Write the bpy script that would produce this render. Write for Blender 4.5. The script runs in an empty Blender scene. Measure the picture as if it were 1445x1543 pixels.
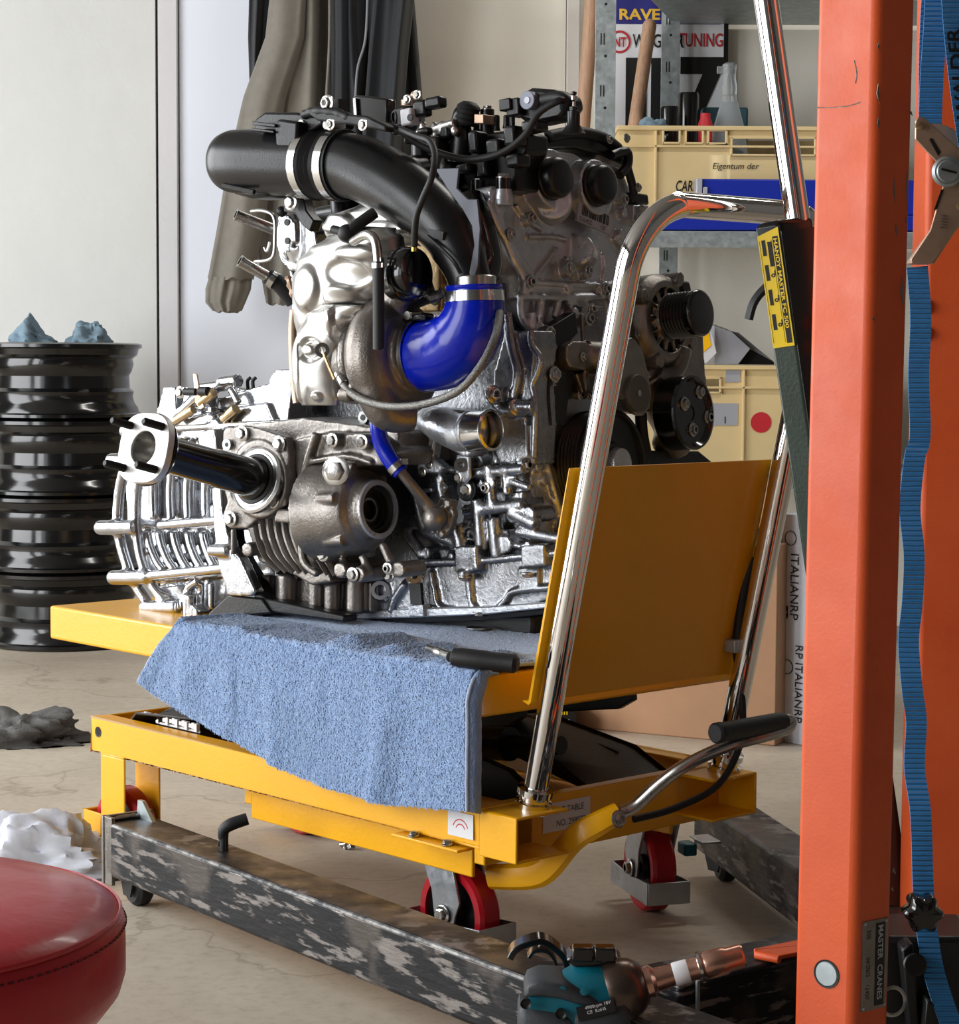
import bpy, bmesh, math, random
import numpy as np
from mathutils import Vector, Matrix, noise as mnoise
random.seed(7)
sc = bpy.context.scene
COL = sc.collection
A = np.array
def V3(*a): return np.array(a, float)
def unit(v): v = np.array(v, float); return v/np.linalg.norm(v)
# ---------------------------------------------------------------- camera
F_PX, PITCH, ROLL, CAM_H = 3221.1, .0718, -.0053, .7993
W_PX, H_PX = 1445, 1543
cam = bpy.data.cameras.new('camera'); cam_o = bpy.data.objects.new('camera', cam); COL.objects.link(cam_o)
cam.sensor_fit = 'HORIZONTAL'; cam.sensor_width = 36; cam.lens = F_PX/W_PX*36
cam_o.location = (0, 0, CAM_H)
cam_o.rotation_euler = (Matrix.Rotation(math.pi/2-PITCH, 4, 'X') @ Matrix.Rotation(-ROLL, 4, 'Z')).to_euler()
cam.clip_start = .05; cam.dof.use_dof = False
sc.camera = cam_o
# ---------------------------------------------------------------- world, daylight, exposure
sc.view_settings.view_transform = 'Standard'; sc.view_settings.look = 'None'
sc.view_settings.gamma = 1; sc.view_settings.use_curve_mapping = False
sc.view_settings.exposure = 0.0
wd = bpy.data.worlds.new('sky'); sc.world = wd; wd.use_nodes = True
bg = wd.node_tree.nodes['Background']; bg.inputs[0].default_value = (.86, .93, 1, 1); bg.inputs[1].default_value = 1.15
def area(name, loc, target, sx, sy, power, col):
    l = bpy.data.lights.new(name, 'AREA'); l.shape = 'RECTANGLE'; l.size = sx; l.size_y = sy; l.energy = power; l.color = col
    o = bpy.data.objects.new(name, l); COL.objects.link(o); o.location = loc
    o.rotation_euler = (Vector(target)-Vector(loc)).to_track_quat('-Z', 'Y').to_euler()
    return o
for _y, _w, _p in ((-2.3, 1.9, 28), (.55, 2.3, 142), (3.95, 2.5, 165)): area('daylight_side_door', (-3.62, _y, 1.5), (0, _y, 1.2), _w, 2.7, _p, (.97, .985, 1))
area('added_strip_light', (1.2, 4.6, 3.0), (1.2, 4.6, 0), 1.4, .16, 26, (1, .96, .9))  # added overhead strip, gives the chrome bright streaks
# ---------------------------------------------------------------- pixel rays and frames of reference
def ray(px, py):
    X, Y = px-W_PX/2, py-H_PX/2
    cr, sr = math.cos(ROLL), math.sin(ROLL)
    x, y = cr*X+sr*Y, -sr*X+cr*Y
    c, s = math.cos(PITCH), math.sin(PITCH)
    return V3(x/F_PX, c-y/F_PX*s, -s-y/F_PX*c)
O = V3(0, 0, CAM_H)
def hit(px, py, p0, n): r = ray(px, py); return O+r*((A(p0)-O)@n)/(r@n)
def PY(px, py, y): return hit(px, py, (0, y, 0), V3(0, 1, 0))
def PZ(px, py, z): return hit(px, py, (0, 0, z), V3(0, 0, 1))
X3, Y3, Z3 = V3(1, 0, 0), V3(0, 1, 0), V3(0, 0, 1)
TY = .8269; TU = V3(math.cos(TY), -math.sin(TY), 0); TV = V3(math.sin(TY), math.cos(TY), 0); T0 = V3(-.0032, 2.6493, 0)
def T(u, v, z): return T0+u*TU+v*TV+z*Z3                    # table frame: u along the table, v across, z up
def TUp(px, py, u): return hit(px, py, T(u, 0, 0), TU)
def TVp(px, py, v): return hit(px, py, T(0, v, 0), TV)
EYAW, EAL = .675, math.radians(5)
_l = V3(math.cos(EYAW), -math.sin(EYAW), 0)
e1 = _l*math.cos(EAL)+Z3*math.sin(EAL); e2 = V3(math.sin(EYAW), math.cos(EYAW), 0); e3 = -np.cross(e1, e2)
e3 = e3 if e3[2] > 0 else -e3
E0 = hit(797, 925, (0, 0, .44), Z3)
def ES(px, py, b): return hit(px, py, E0+b*e2, e2)          # engine: plane parallel to its turbo side
def EL(px, py, a): return hit(px, py, E0+a*e1, e1)          # engine: plane parallel to its belt side
def R(p): return p/1090.0
# ---------------------------------------------------------------- mesh building
class MB:
    def __init__(s): s.v = []; s.f = []
    def add(s, vs, fs):
        k = len(s.v); s.v += [tuple(map(float, p)) for p in vs]; s.f += [tuple(i+k for i in f) for f in fs]; return s
    def prism(s, pts, d):
        pts = [A(p) for p in pts]; n = len(pts); d = A(d)
        s.add(pts+[p+d for p in pts], [tuple(range(n)), tuple(range(2*n-1, n-1, -1))]+[(i, (i+1) % n, n+(i+1) % n, n+i) for i in range(n)]); return s
    def box(s, c, sx, sy, sz, ax=(X3, Y3, Z3)):
        c = A(c); a, b, d = A(ax[0])*sx/2, A(ax[1])*sy/2, A(ax[2])*sz
        s.prism([c-a-b-d/2, c+a-b-d/2, c+a+b-d/2, c-a+b-d/2], d); return s
    def lathe(s, o, ax, prof, n=32, closed=False, cap=True, a0=0, a1=2*math.pi, ell=1.0, up=None):
        o = A(o); ax = unit(ax); t = A(up) if up is not None else (Z3 if abs(ax[2]) < .9 else X3)
        t = unit(t-ax*(t@ax)); w = np.cross(ax, t); full = abs(a1-a0-2*math.pi) < 1e-6
        m = n if full else n+1; vs = []
        for r, h in prof:
            for i in range(m):
                a = a0+(a1-a0)*i/n; vs.append(o+ax*h+r*(math.cos(a)*t+math.sin(a)*w*ell))
        fs = []
        for j in range(len(prof)-1+(1 if closed else 0)):
            j2 = (j+1) % len(prof)
            for i in range(n):
                i2 = (i+1) % m if full else i+1
                fs.append((j*m+i, j*m+i2, j2*m+i2, j2*m+i))
        if not closed and full and cap:
            if prof[0][0] > 1e-6: fs.append(tuple(range(m)))
            if prof[-1][0] > 1e-6: fs.append(tuple(range(len(prof)*m-1, (len(prof)-1)*m-1, -1)))
        s.add(vs, fs); return s
    def cyl(s, p0, p1, r, r1=None, n=20):
        p0, p1 = A(p0), A(p1); l = np.linalg.norm(p1-p0)
        return s.lathe(p0, p1-p0, [(r, 0), (r if r1 is None else r1, l)], n)
    def pipe(s, p0, p1, ro, ri, n=24):
        p0, p1 = A(p0), A(p1); l = np.linalg.norm(p1-p0)
        return s.lathe(p0, p1-p0, [(ri, 0), (ro, 0), (ro, l), (ri, l)], n, closed=True)
    def tube(s, pts, r, n=12, sub=6, cap=True, flat=None, wave=None):
        P = [A(p) for p in pts]; rr = r if isinstance(r, (list, tuple)) else [r]*len(P)
        if sub > 1 and len(P) > 2:
            Q = []; q = []
            for i in range(len(P)-1):
                a, b, c, d = P[max(i-1, 0)], P[i], P[i+1], P[min(i+2, len(P)-1)]
                for k in range(sub):
                    t = k/sub; Q.append(.5*((2*b)+(c-a)*t+(2*a-5*b+4*c-d)*t*t+(3*b-a-3*c+d)*t**3)); q.append(rr[i]*(1-t)+rr[i+1]*t)
            Q.append(P[-1]); q.append(rr[-1]); P, rr = Q, q
        N = len(P); tg = [unit(P[min(i+1, N-1)]-P[max(i-1, 0)]) for i in range(N)]
        up = Z3 if abs(tg[0][2]) < .9 else X3
        nrm = unit(up-tg[0]*(up@tg[0])); vs = []
        for i in range(N):
            nrm = unit(nrm-tg[i]*(nrm@tg[i])); w = np.cross(tg[i], nrm)
            rad = rr[i]*(wave(i, N) if wave else 1)
            for k in range(n):
                a = 2*math.pi*k/n
                c_, s_ = math.cos(a), math.sin(a)
                vs.append(P[i]+rad*(c_*nrm+s_*w*(flat or 1)))
        fs = [(i*n+k, i*n+(k+1) % n, (i+1)*n+(k+1) % n, (i+1)*n+k) for i in range(N-1) for k in range(n)]
        if cap: fs += [tuple(range(n)), tuple(range(N*n-1, (N-1)*n-1, -1))]
        s.add(vs, fs); s.path = P; return s
    def ribbon(s, pts, wdir, w, th, sub=8):
        P = [A(p) for p in pts]
        Q = []
        for i in range(len(P)-1):
            a, b, c, d = P[max(i-1, 0)], P[i], P[i+1], P[min(i+2, len(P)-1)]
            for k in range(sub):
                t = k/sub; Q.append(.5*((2*b)+(c-a)*t+(2*a-5*b+4*c-d)*t*t+(3*b-a-3*c+d)*t**3))
        Q.append(P[-1]); P = Q; wd_ = unit(wdir); vs = []; N = len(P)
        for i in range(N):
            tg = unit(P[min(i+1, N-1)]-P[max(i-1, 0)]); w_ = unit(wd_-tg*(wd_@tg)); nn = np.cross(tg, w_)
            for a, b in ((-1, -1), (1, -1), (1, 1), (-1, 1)): vs.append(P[i]+a*w_*w/2+b*nn*th/2)
        fs = [(i*4+k, i*4+(k+1) % 4, i*4+4+(k+1) % 4, i*4+4+k) for i in range(N-1) for k in range(4)]+[(0, 1, 2, 3), (N*4-1, N*4-2, N*4-3, N*4-4)]
        s.add(vs, fs); return s
    def ball(s, c, r, n=14, sx=1, sy=1, sz=1, ax=(X3, Y3, Z3)):
        c = A(c); vs = []; m = n
        for i in range(n+1):
            t = math.pi*i/n
            for k in range(m):
                a = 2*math.pi*k/m; vs.append(c+r*(A(ax[0])*sx*math.sin(t)*math.cos(a)+A(ax[1])*sy*math.sin(t)*math.sin(a)+A(ax[2])*sz*math.cos(t)))
        s.add(vs, [(i*m+k, i*m+(k+1) % m, (i+1)*m+(k+1) % m, (i+1)*m+k) for i in range(n) for k in range(m)]); return s
    def hexa(s, p, ax, r, h, n=6, fl=True):
        ax = unit(ax); p = A(p)
        if fl: s.lathe(p, ax, [(r*1.45, 0), (r*1.45, h*.22), (r*1.2, h*.34)], 18)
        s.lathe(p, ax, [(r, 0), (r, h*.9), (r*.85, h)], n); s.lathe(p, ax, [(r*.55, h), (r*.5, h*.8)], 10)
        return s
ORG = {}
def origin_of(o): return ORG.get(o.name, V3(0, 0, 0)) if o else V3(0, 0, 0)
def build(name, mb, mat, parent=None, kind=None, label=None, cat=None, group=None, bevel=0, seg=2, remesh=0, smooth=0, angle=38, solid=0, shade=True):
    me = bpy.data.meshes.new(name); v = np.array(mb.v)
    lo, hi = v.min(0), v.max(0); org = V3((lo[0]+hi[0])/2, (lo[1]+hi[1])/2, lo[2])
    me.from_pydata([tuple(p) for p in (v-org)], [], mb.f)
    bm = bmesh.new(); bm.from_mesh(me); bmesh.ops.remove_doubles(bm, verts=bm.verts, dist=1e-6)
    bmesh.ops.recalc_face_normals(bm, faces=bm.faces); bm.to_mesh(me); bm.free()
    me.materials.append(mat)
    o = bpy.data.objects.new(name, me); COL.objects.link(o)
    if parent is not None: o.parent = parent
    o.location = tuple(org-origin_of(parent)); ORG[o.name] = org
    if solid: m = o.modifiers.new('thickness', 'SOLIDIFY'); m.thickness = solid; m.offset = 0
    if remesh:
        m = o.modifiers.new('cast', 'REMESH'); m.mode = 'VOXEL'; m.voxel_size = remesh; m.use_smooth_shade = True
        if smooth: m = o.modifiers.new('soften', 'SMOOTH'); m.iterations = smooth; m.factor = .5
    elif bevel:
        m = o.modifiers.new('edges', 'BEVEL'); m.width = bevel; m.segments = seg; m.limit_method = 'ANGLE'; m.angle_limit = math.radians(35); m.harden_normals = False
    if shade:
        me.polygons.foreach_set('use_smooth', [True]*len(me.polygons)); me.set_sharp_from_angle(angle=math.radians(angle))
    tag(o, label, cat, group, kind); return o
def tag(o, label=None, cat=None, group=None, kind=None):
    for k, x in (('label', label), ('category', cat), ('group', group), ('kind', kind)):
        if x: o[k] = x
def thing(name, loc, label, cat, group=None):
    o = bpy.data.objects.new(name, None); COL.objects.link(o); o.location = tuple(loc); ORG[o.name] = A(loc, float)
    o.empty_display_size = .05; tag(o, label, cat, group); return o
_meshes = {}
def inst(name, key, maker, mat, p, ax, parent, scale=1.0, spin=0.0, label=None):
    """a part that shares its mesh with its look-alikes; the mesh stands along +Z at the origin"""
    if key not in _meshes:
        mb = maker(); me = bpy.data.meshes.new(name); me.from_pydata(mb.v, [], mb.f)
        bm = bmesh.new(); bm.from_mesh(me); bmesh.ops.recalc_face_normals(bm, faces=bm.faces); bm.to_mesh(me); bm.free()
        me.materials.append(mat); me.polygons.foreach_set('use_smooth', [True]*len(me.polygons)); me.set_sharp_from_angle(angle=math.radians(35)); _meshes[key] = me
    o = bpy.data.objects.new(name, _meshes[key]); COL.objects.link(o); o.parent = parent
    o.rotation_mode = 'QUATERNION'; o.rotation_quaternion = Vector(ax).to_track_quat('Z', 'Y') @ Matrix.Rotation(spin, 4, 'Z').to_quaternion()
    o.location = tuple(A(p)-origin_of(parent)); o.scale = (scale,)*3; ORG[o.name] = A(p)
    if label: o['label'] = label
    return o
def lettering(s, org, right, up, h, mat, parent, name='lettering', squeeze=1.0, bold=0.0, shear=0.0, kind=None):
    cu = bpy.data.curves.new(name, 'FONT'); cu.body = s; cu.size = 1.0; cu.extrude = .01; cu.offset = bold; cu.shear = shear
    cu.resolution_u = 3
    ob = bpy.data.objects.new('tmp_text', cu); me = bpy.data.meshes.new_from_object(ob)
    bpy.data.objects.remove(ob); k = h/.72; right, up = unit(right), unit(up); nn = np.cross(right, up)
    co = np.empty(len(me.vertices)*3); me.vertices.foreach_get('co', co); co = co.reshape(-1, 3)
    w = A(org)+np.outer(co[:, 0]*k*squeeze, right)+np.outer(co[:, 1]*k, up)+np.outer(co[:, 2]*k*.15, nn)
    org2 = w.mean(0); me.vertices.foreach_set('co', (w-org2).ravel()); me.materials.clear(); me.materials.append(mat)
    o = bpy.data.objects.new(name, me); COL.objects.link(o)
    if parent is not None: o.parent = parent
    o.location = tuple(org2-origin_of(parent)); ORG[o.name] = org2; return o
# ---------------------------------------------------------------- materials
def lin(c): return tuple(((x/255)/12.92 if x/255 <= .04045 else ((x/255+.055)/1.055)**2.4) for x in c)+(1,)
def mat(name, rgb, rough=.5, metal=0, var=0.0, vscale=8, rgb2=None, thr=None, bump=0.0, bscale=60, coat=0, rvar=0, trans=0, ior=1.45, spec=.5, stretch=(1, 1, 1), sheen=0, emit=0, detail=5):
    m = bpy.data.materials.new(name); m.use_nodes = True; nt = m.node_tree; N = nt.nodes; Lk = nt.links.new
    p = N['Principled BSDF']; p.inputs['Roughness'].default_value = rough; p.inputs['Metallic'].default_value = metal
    p.inputs['Coat Weight'].default_value = coat; p.inputs['Coat Roughness'].default_value = .12; p.inputs['Transmission Weight'].default_value = trans
    p.inputs['IOR'].default_value = ior; p.inputs['Specular IOR Level'].default_value = spec; p.inputs['Base Color'].default_value = lin(rgb)
    p.inputs['Sheen Weight'].default_value = sheen
    if emit: p.inputs['Emission Color'].default_value = lin(rgb); p.inputs['Emission Strength'].default_value = emit
    if var or rgb2 or bump or rvar:
        g = N.new('ShaderNodeNewGeometry'); mp = N.new('ShaderNodeMapping'); mp.inputs['Scale'].default_value = stretch; Lk(g.outputs['Position'], mp.inputs['Vector'])
    def nz(scale, d=detail, rough_=.6):
        n = N.new('ShaderNodeTexNoise'); n.inputs['Scale'].default_value = scale; n.inputs['Detail'].default_value = d; n.inputs['Roughness'].default_value = rough_
        Lk(mp.outputs[0], n.inputs['Vector']); return n.outputs['Fac']
    if var or rgb2:
        f = nz(vscale); r = N.new('ShaderNodeValToRGB'); Lk(f, r.inputs[0])
        a, b = thr or (.3, .7); r.color_ramp.elements[0].position = a; r.color_ramp.elements[1].position = b
        c1 = lin(rgb); c2 = lin(rgb2) if rgb2 else tuple(min(1, x*(1+var)) for x in c1[:3])+(1,)
        if not rgb2: c1 = tuple(x*(1-var) for x in c1[:3])+(1,)
        r.color_ramp.elements[0].color = c1; r.color_ramp.elements[1].color = c2; Lk(r.outputs[0], p.inputs['Base Color'])
    if rvar:
        f = nz(vscale*1.7); mr = N.new('ShaderNodeMapRange'); mr.inputs[1].default_value = .3; mr.inputs[2].default_value = .7
        mr.inputs[3].default_value = max(rough-rvar, .03); mr.inputs[4].default_value = rough+rvar; Lk(f, mr.inputs[0]); Lk(mr.outputs[0], p.inputs['Roughness'])
    if bump:
        f = nz(bscale, 3); bp = N.new('ShaderNodeBump'); bp.inputs['Strength'].default_value = 1; bp.inputs['Distance'].default_value = bump; Lk(f, bp.inputs['Height']); Lk(bp.outputs[0], p.inputs['Normal'])
    return m
M = dict(
    yellow=mat('yellow_enamel', (230, 166, 3), .36, 0, .05, 6, bump=.0004, bscale=90, coat=.15),
    orange=mat('orange_paint', (218, 92, 44), .45, 0, rgb2=(204, 80, 36), vscale=9, bump=.0002, bscale=260, spec=.5, rvar=.08),
    green=mat('dark_green_paint', (44, 56, 48), .35, 0, rgb2=(54, 68, 58), vscale=12, bump=.0004, bscale=200),
    black=mat('black_paint', (16, 16, 17), .38, 0, bump=.0003, bscale=200),
    gloss=mat('gloss_black', (9, 9, 10), .16, 0, coat=.5),
    plastic=mat('black_plastic', (15, 15, 17), .3, 0, .2, 14, bump=.0002, bscale=400),
    rubber=mat('black_rubber', (20, 20, 21), .55, 0, .15, 20, bump=.0003, bscale=300),
    chrome=mat('polished_chrome', (226, 224, 222), .05, 1),
    zinc=mat('zinc_plate', (176, 182, 188), .36, .85, .12, 30, bump=.0003, bscale=120, rvar=.1),
    galv=mat('galvanised_steel', (170, 180, 182), .45, .75, .18, 40, rvar=.1),
    cast=mat('cast_aluminium', (188, 192, 198), .33, .78, .2, 22, bump=.0007, bscale=160, rvar=.1),
    dcast=mat('dark_cast_metal', (132, 127, 122), .38, .85, .25, 20, bump=.0007, bscale=220, rvar=.1),
    bcast=mat('block_casting', (150, 152, 156), .3, .93, .25, 26, bump=.0007, bscale=170, rvar=.1),
    bright=mat('bright_cast_aluminium', (188, 190, 194), .2, .96, .14, 25, bump=.0005, bscale=70, rvar=.07),
    gold=mat('warm_cast_aluminium', (196, 170, 130), .3, .9, .15, 25, bump=.0005, bscale=120),
    shield=mat('pressed_heat_shield', (198, 197, 194), .32, .97, .1, 14, bump=.0003, bscale=40, rvar=.08),
    steel=mat('bare_steel', (178, 176, 172), .24, .97, .12, 30, rvar=.08),
    mach=mat('machined_steel', (205, 206, 206), .18, 1, .05, 60),
    compressor=mat('compressor_casting', (122, 116, 110), .36, .9, .16, 16, bump=.0006, bscale=320, rvar=.08),
    silicone=mat('blue_silicone', (0, 28, 168), .22, 0, .08, 10, coat=.15, bump=.0006, bscale=45, spec=.4),
    towel=mat('blue_terry', (126, 154, 198), .95, 0, rgb2=(150, 178, 218), vscale=120, bump=.004, bscale=330, sheen=.5, stretch=(1, 1, .45)),
    hem=mat('towel_hem', (160, 172, 196), .9, 0, bump=.0008, bscale=500),
    red=mat('red_polyurethane', (176, 14, 34), .36, 0, .12, 20, coat=.2),
    vinyl=mat('red_vinyl', (186, 20, 36), .4, 0, .06, 6, bump=.0012, bscale=26, coat=.15, rvar=.06),
    floorc=None, white=mat('white_sticker', (214, 214, 216), .5), ink=mat('black_ink', (18, 18, 18), .5), redink=mat('red_ink', (190, 40, 50), .5),
    label=mat('silver_label', (170, 172, 180), .4, .2), ylabel=mat('yellow_label', (240, 206, 0), .4, 0, coat=.2),
    steel_orange_reflection=mat('steel_painted_reflection', (196, 150, 132), .26, .95, .1, 40), teal=mat('teal_housing', (0, 92, 108), .4, 0, .1, 30),  # coppery tint is an orange reflection put into the steel's colour
    charcoal=mat('charcoal_overmould', (44, 48, 52), .55, 0, .1, 40, bump=.0003, bscale=500),
    beige=mat('beige_crate_plastic', (216, 192, 142), .5, 0, .05, 6), blue=mat('blue_plastic', (18, 40, 150), .4), carton=mat('brown_cardboard', (172, 132, 100), .8, 0, .08, 7, bump=.0006, bscale=40),
    wood=mat('wooden_handle', (186, 150, 122), .55, 0, rgb2=(158, 120, 92), vscale=40, stretch=(6, 6, .6)),
    strap=mat('blue_webbing', (44, 140, 214), .6, 0, .1, 60, sheen=.2), passiv=mat('zinc_passivated_steel', (186, 158, 136), .4, .7, .15, 30, rvar=.1),
    hood=mat('grey_brown_jersey', (122, 117, 108), .95, 0, .08, 30, bump=.001, bscale=500, sheen=.15), navy=mat('dark_navy_cloth', (26, 29, 34), .75, 0, .15, 14, bump=.0008, bscale=60, sheen=.2),
    braid=None, steelbeam=None, rag=mat('grey_rag', (92, 90, 88), .95, 0, .15, 40, bump=.002, bscale=200), paper=mat('white_cloth', (208, 212, 222), .85, 0, .05, 12, bump=.001, bscale=60),
    glove=mat('blue_grey_cloth', (120, 142, 156), .95, 0, .08, 60, bump=.0012, bscale=300), clear=mat('clear_plastic', (225, 230, 232), .12, 0, trans=.75, ior=1.2), yc=mat('yellow_card', (250, 190, 0), .5),
    rim=mat('gloss_black_rim', (13, 13, 14), .18, .1, coat=.4, bump=.0004, bscale=12, rvar=.06), brown=mat('green_grey_card', (120, 124, 128), .6), tealp=mat('teal_plastic', (60, 96, 108), .5),
)
def floor_mat():
    m = mat('concrete_floor', (168, 155, 138), .6, 0, rgb2=(198, 186, 168), vscale=1.3, thr=(.32, .66), bump=.0016, bscale=9, rvar=.12, detail=8)
    nt = m.node_tree; N = nt.nodes; Lk = nt.links.new; p = N['Principled BSDF']; src = p.inputs['Base Color'].links[0].from_socket; g = [n for n in N if n.type == 'NEW_GEOMETRY'][0]
    n2 = N.new('ShaderNodeTexNoise'); n2.inputs['Scale'].default_value = 46; n2.inputs['Detail'].default_value = 6; n2.inputs['Roughness'].default_value = .75; Lk(g.outputs['Position'], n2.inputs['Vector'])
    r = N.new('ShaderNodeValToRGB'); r.color_ramp.elements[0].position = .3; r.color_ramp.elements[0].color = (.62, .6, .57, 1); r.color_ramp.elements[1].position = .52; r.color_ramp.elements[1].color = (1, 1, 1, 1); Lk(n2.outputs['Fac'], r.inputs[0])
    mx = N.new('ShaderNodeMix'); mx.data_type = 'RGBA'; mx.blend_type = 'MULTIPLY'; mx.inputs[0].default_value = .55; Lk(src, mx.inputs[6]); Lk(r.outputs[0], mx.inputs[7])
    vo = N.new('ShaderNodeTexVoronoi'); vo.feature = 'DISTANCE_TO_EDGE'; vo.inputs['Scale'].default_value = .9
    wn = N.new('ShaderNodeTexNoise'); wn.inputs['Scale'].default_value = 3; wn.inputs['Detail'].default_value = 6; Lk(g.outputs['Position'], wn.inputs['Vector'])
    ad = N.new('ShaderNodeVectorMath'); ad.operation = 'MULTIPLY_ADD'; ad.inputs[1].default_value = (.9, .9, 0); Lk(wn.outputs['Color'], ad.inputs[0]); Lk(g.outputs['Position'], ad.inputs[2]); Lk(ad.outputs[0], vo.inputs['Vector'])
    r2 = N.new('ShaderNodeValToRGB'); r2.color_ramp.elements[0].position = .0; r2.color_ramp.elements[0].color = (.55, .52, .48, 1); r2.color_ramp.elements[1].position = .006; r2.color_ramp.elements[1].color = (1, 1, 1, 1); Lk(vo.outputs['Distance'], r2.inputs[0])
    m2 = N.new('ShaderNodeMix'); m2.data_type = 'RGBA'; m2.blend_type = 'MULTIPLY'; m2.inputs[0].default_value = .6; Lk(mx.outputs[2], m2.inputs[6]); Lk(r2.outputs[0], m2.inputs[7]); Lk(m2.outputs[2], p.inputs['Base Color'])
    return m
M['floorc'] = floor_mat()
def beam_mat():
    m = mat('worn_mill_steel', (32, 33, 36), .42, .55, rgb2=(128, 122, 118), vscale=34, thr=(.54, .60), bump=.0008, bscale=60, rvar=.12, detail=10, stretch=(.45, .45, 2.3))
    nt = m.node_tree; N = nt.nodes; Lk = nt.links.new; p = N['Principled BSDF']; src = p.inputs['Base Color'].links[0].from_socket; g = [n for n in N if n.type == 'NEW_GEOMETRY'][0]
    n2 = N.new('ShaderNodeTexNoise'); n2.inputs['Scale'].default_value = 11; n2.inputs['Detail'].default_value = 8; Lk(g.outputs['Position'], n2.inputs['Vector'])
    r = N.new('ShaderNodeValToRGB'); r.color_ramp.elements[0].position = .52; r.color_ramp.elements[0].color = (0, 0, 0, 1); r.color_ramp.elements[1].position = .62; Lk(n2.outputs['Fac'], r.inputs[0])
    mx = N.new('ShaderNodeMix'); mx.data_type = 'RGBA'; mx.inputs[7].default_value = lin((84, 78, 74)); Lk(r.outputs[0], mx.inputs[0]); Lk(src, mx.inputs[6]); Lk(mx.outputs[2], p.inputs['Base Color']); return m
M['steelbeam'] = beam_mat()
def wave_bump(m, scale, dist, direction='Z'):
    nt = m.node_tree; N = nt.nodes; p = N['Principled BSDF']
    g = N.new('ShaderNodeNewGeometry'); w = N.new('ShaderNodeTexWave'); w.bands_direction = direction; w.inputs['Scale'].default_value = scale; w.inputs['Distortion'].default_value = .6
    nt.links.new(g.outputs['Position'], w.inputs['Vector']); b = N.new('ShaderNodeBump'); b.inputs['Distance'].default_value = dist; nt.links.new(w.outputs['Fac'], b.inputs['Height']); nt.links.new(b.outputs[0], p.inputs['Normal'])
    return m
wave_bump(M['strap'], 62, .0035)
M['braid'] = mat('braided_steel', (150, 148, 142), .34, .9, rgb2=(70, 70, 70), vscale=900, thr=(.4, .6), bump=.001, bscale=900)
M['letter_gold'] = mat('gold_ink', (236, 190, 60), .5)
M['navyink'] = mat('navy_ink', (36, 36, 120), .5)
# ================================================================ the setting
def wallmat(n, c, **k): return mat(n, c, .75, 0, .035, 2.2, bump=.002, bscale=14, **k)
WY = 6.42
build('floor', MB().box((0, 2, -.05), 16, 16, .1), M['floorc'], kind='structure', shade=False)
wc = wallmat('grey_plaster', (208, 209, 206)); ww = mat('white_door_panel', (228, 232, 242), .45, 0, .02, 1.5); wcr = wallmat('cream_plaster', (234, 229, 217)); wdk = mat('ceiling_grey', (120, 118, 114), .8)
x0 = PY(233, 300, WY)[0]; x1 = PY(266, 300, WY)[0]; x2 = PY(500, 100, WY)[0]; x3 = PY(846, 100, WY)[0]; x4 = PY(866, 100, WY)[0]
build('wall_back', MB().box(((x3+4)/2, WY+.06, 1.5), 4-x3, .12, 3.1), wcr, kind='structure')
build('wall_back_left', MB().box(((x0-4)/2, WY+.04, 1.5), x0+4-.006, .12, 3.1), wc, kind='structure')
build('wall_back_panel', MB().box(((x1+x2)/2, WY+.06, 1.5), x2-x1, .12, 3.1), ww, kind='structure')
build('wall_back_middle', MB().box(((x2+x3)/2, WY+.06, 1.5), x3-x2-.004, .12, 3.1), wcr, kind='structure')
build('trim_1', MB().box(((x0+x1)/2, WY+.045, 1.5), x1-x0-.006, .12, 3.1), wallmat('door_frame_white', (208, 206, 208)), kind='structure', bevel=.004)
build('trim_2', MB().box(((x3+x4)/2, WY-.01, 1.5), x4-x3, .04, 3.1), wallmat('pale_trim', (214, 208, 200)), kind='structure', bevel=.004)
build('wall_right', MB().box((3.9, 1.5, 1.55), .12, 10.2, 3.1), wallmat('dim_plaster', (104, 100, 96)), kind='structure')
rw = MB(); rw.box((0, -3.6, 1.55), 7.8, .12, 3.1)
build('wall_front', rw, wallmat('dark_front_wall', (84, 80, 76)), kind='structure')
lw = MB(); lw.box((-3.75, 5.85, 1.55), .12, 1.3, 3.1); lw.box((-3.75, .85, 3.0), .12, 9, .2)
for _y, _w in ((-3.45, .4), (-.98, .72), (2.2, .98)): lw.box((-3.75, _y, 1.55), .12, _w, 3.1)  # unseen piers added between the daylight panels to streak metal reflections
build('wall_left', lw, wallmat('wall_and_added_piers', (150, 148, 144)), kind='structure')
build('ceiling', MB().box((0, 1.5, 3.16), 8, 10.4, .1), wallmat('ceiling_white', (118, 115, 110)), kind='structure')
# ================================================================ stacked steel rims and the cloths on them
rc = PY(98, 960, 5.96)[:2]
rp = [(.150, .0), (.215, 0), (.226, .006), (.226, .014), (.217, .018), (.213, .032), (.205, .042), (.2, .06), (.203, .075), (.192, .085), (.190, .118), (.197, .13), (.203, .15), (.2, .165), (.213, .176), (.217, .192), (.226, .196), (.226, .205), (.215, .209), (.208, .2), (.2, .17), (.186, .12), (.186, .085), (.196, .06), (.195, .03), (.15, .02)]
for k in range(4):
    lab = ['bottom black steel rim of the stack, standing on the concrete', 'black steel rim second from the floor in the stack', 'black steel rim third from the floor, just under the top one', 'topmost black steel rim, with blue-grey cloths lying on it'][k]
    t = thing('steel_rim', (rc[0]+.004*(-1)**k, rc[1], .209*k), lab, 'wheel rim', 'black steel rims stacked at the wall')
    b = origin_of(t); build('barrel', MB().lathe(b, Z3, rp, 72, closed=True), M['rim'], t, angle=30)
    d = MB(); d.lathe(b, Z3, [(.195, .15), (.15, .165), (.1, .145), (.06, .155), (.035, .155), (.035, .148), (.06, .146), (.1, .137), (.15, .155), (.195, .142)], 48, closed=True); build('wheel_disc', d, M['rim'], t)
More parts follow.
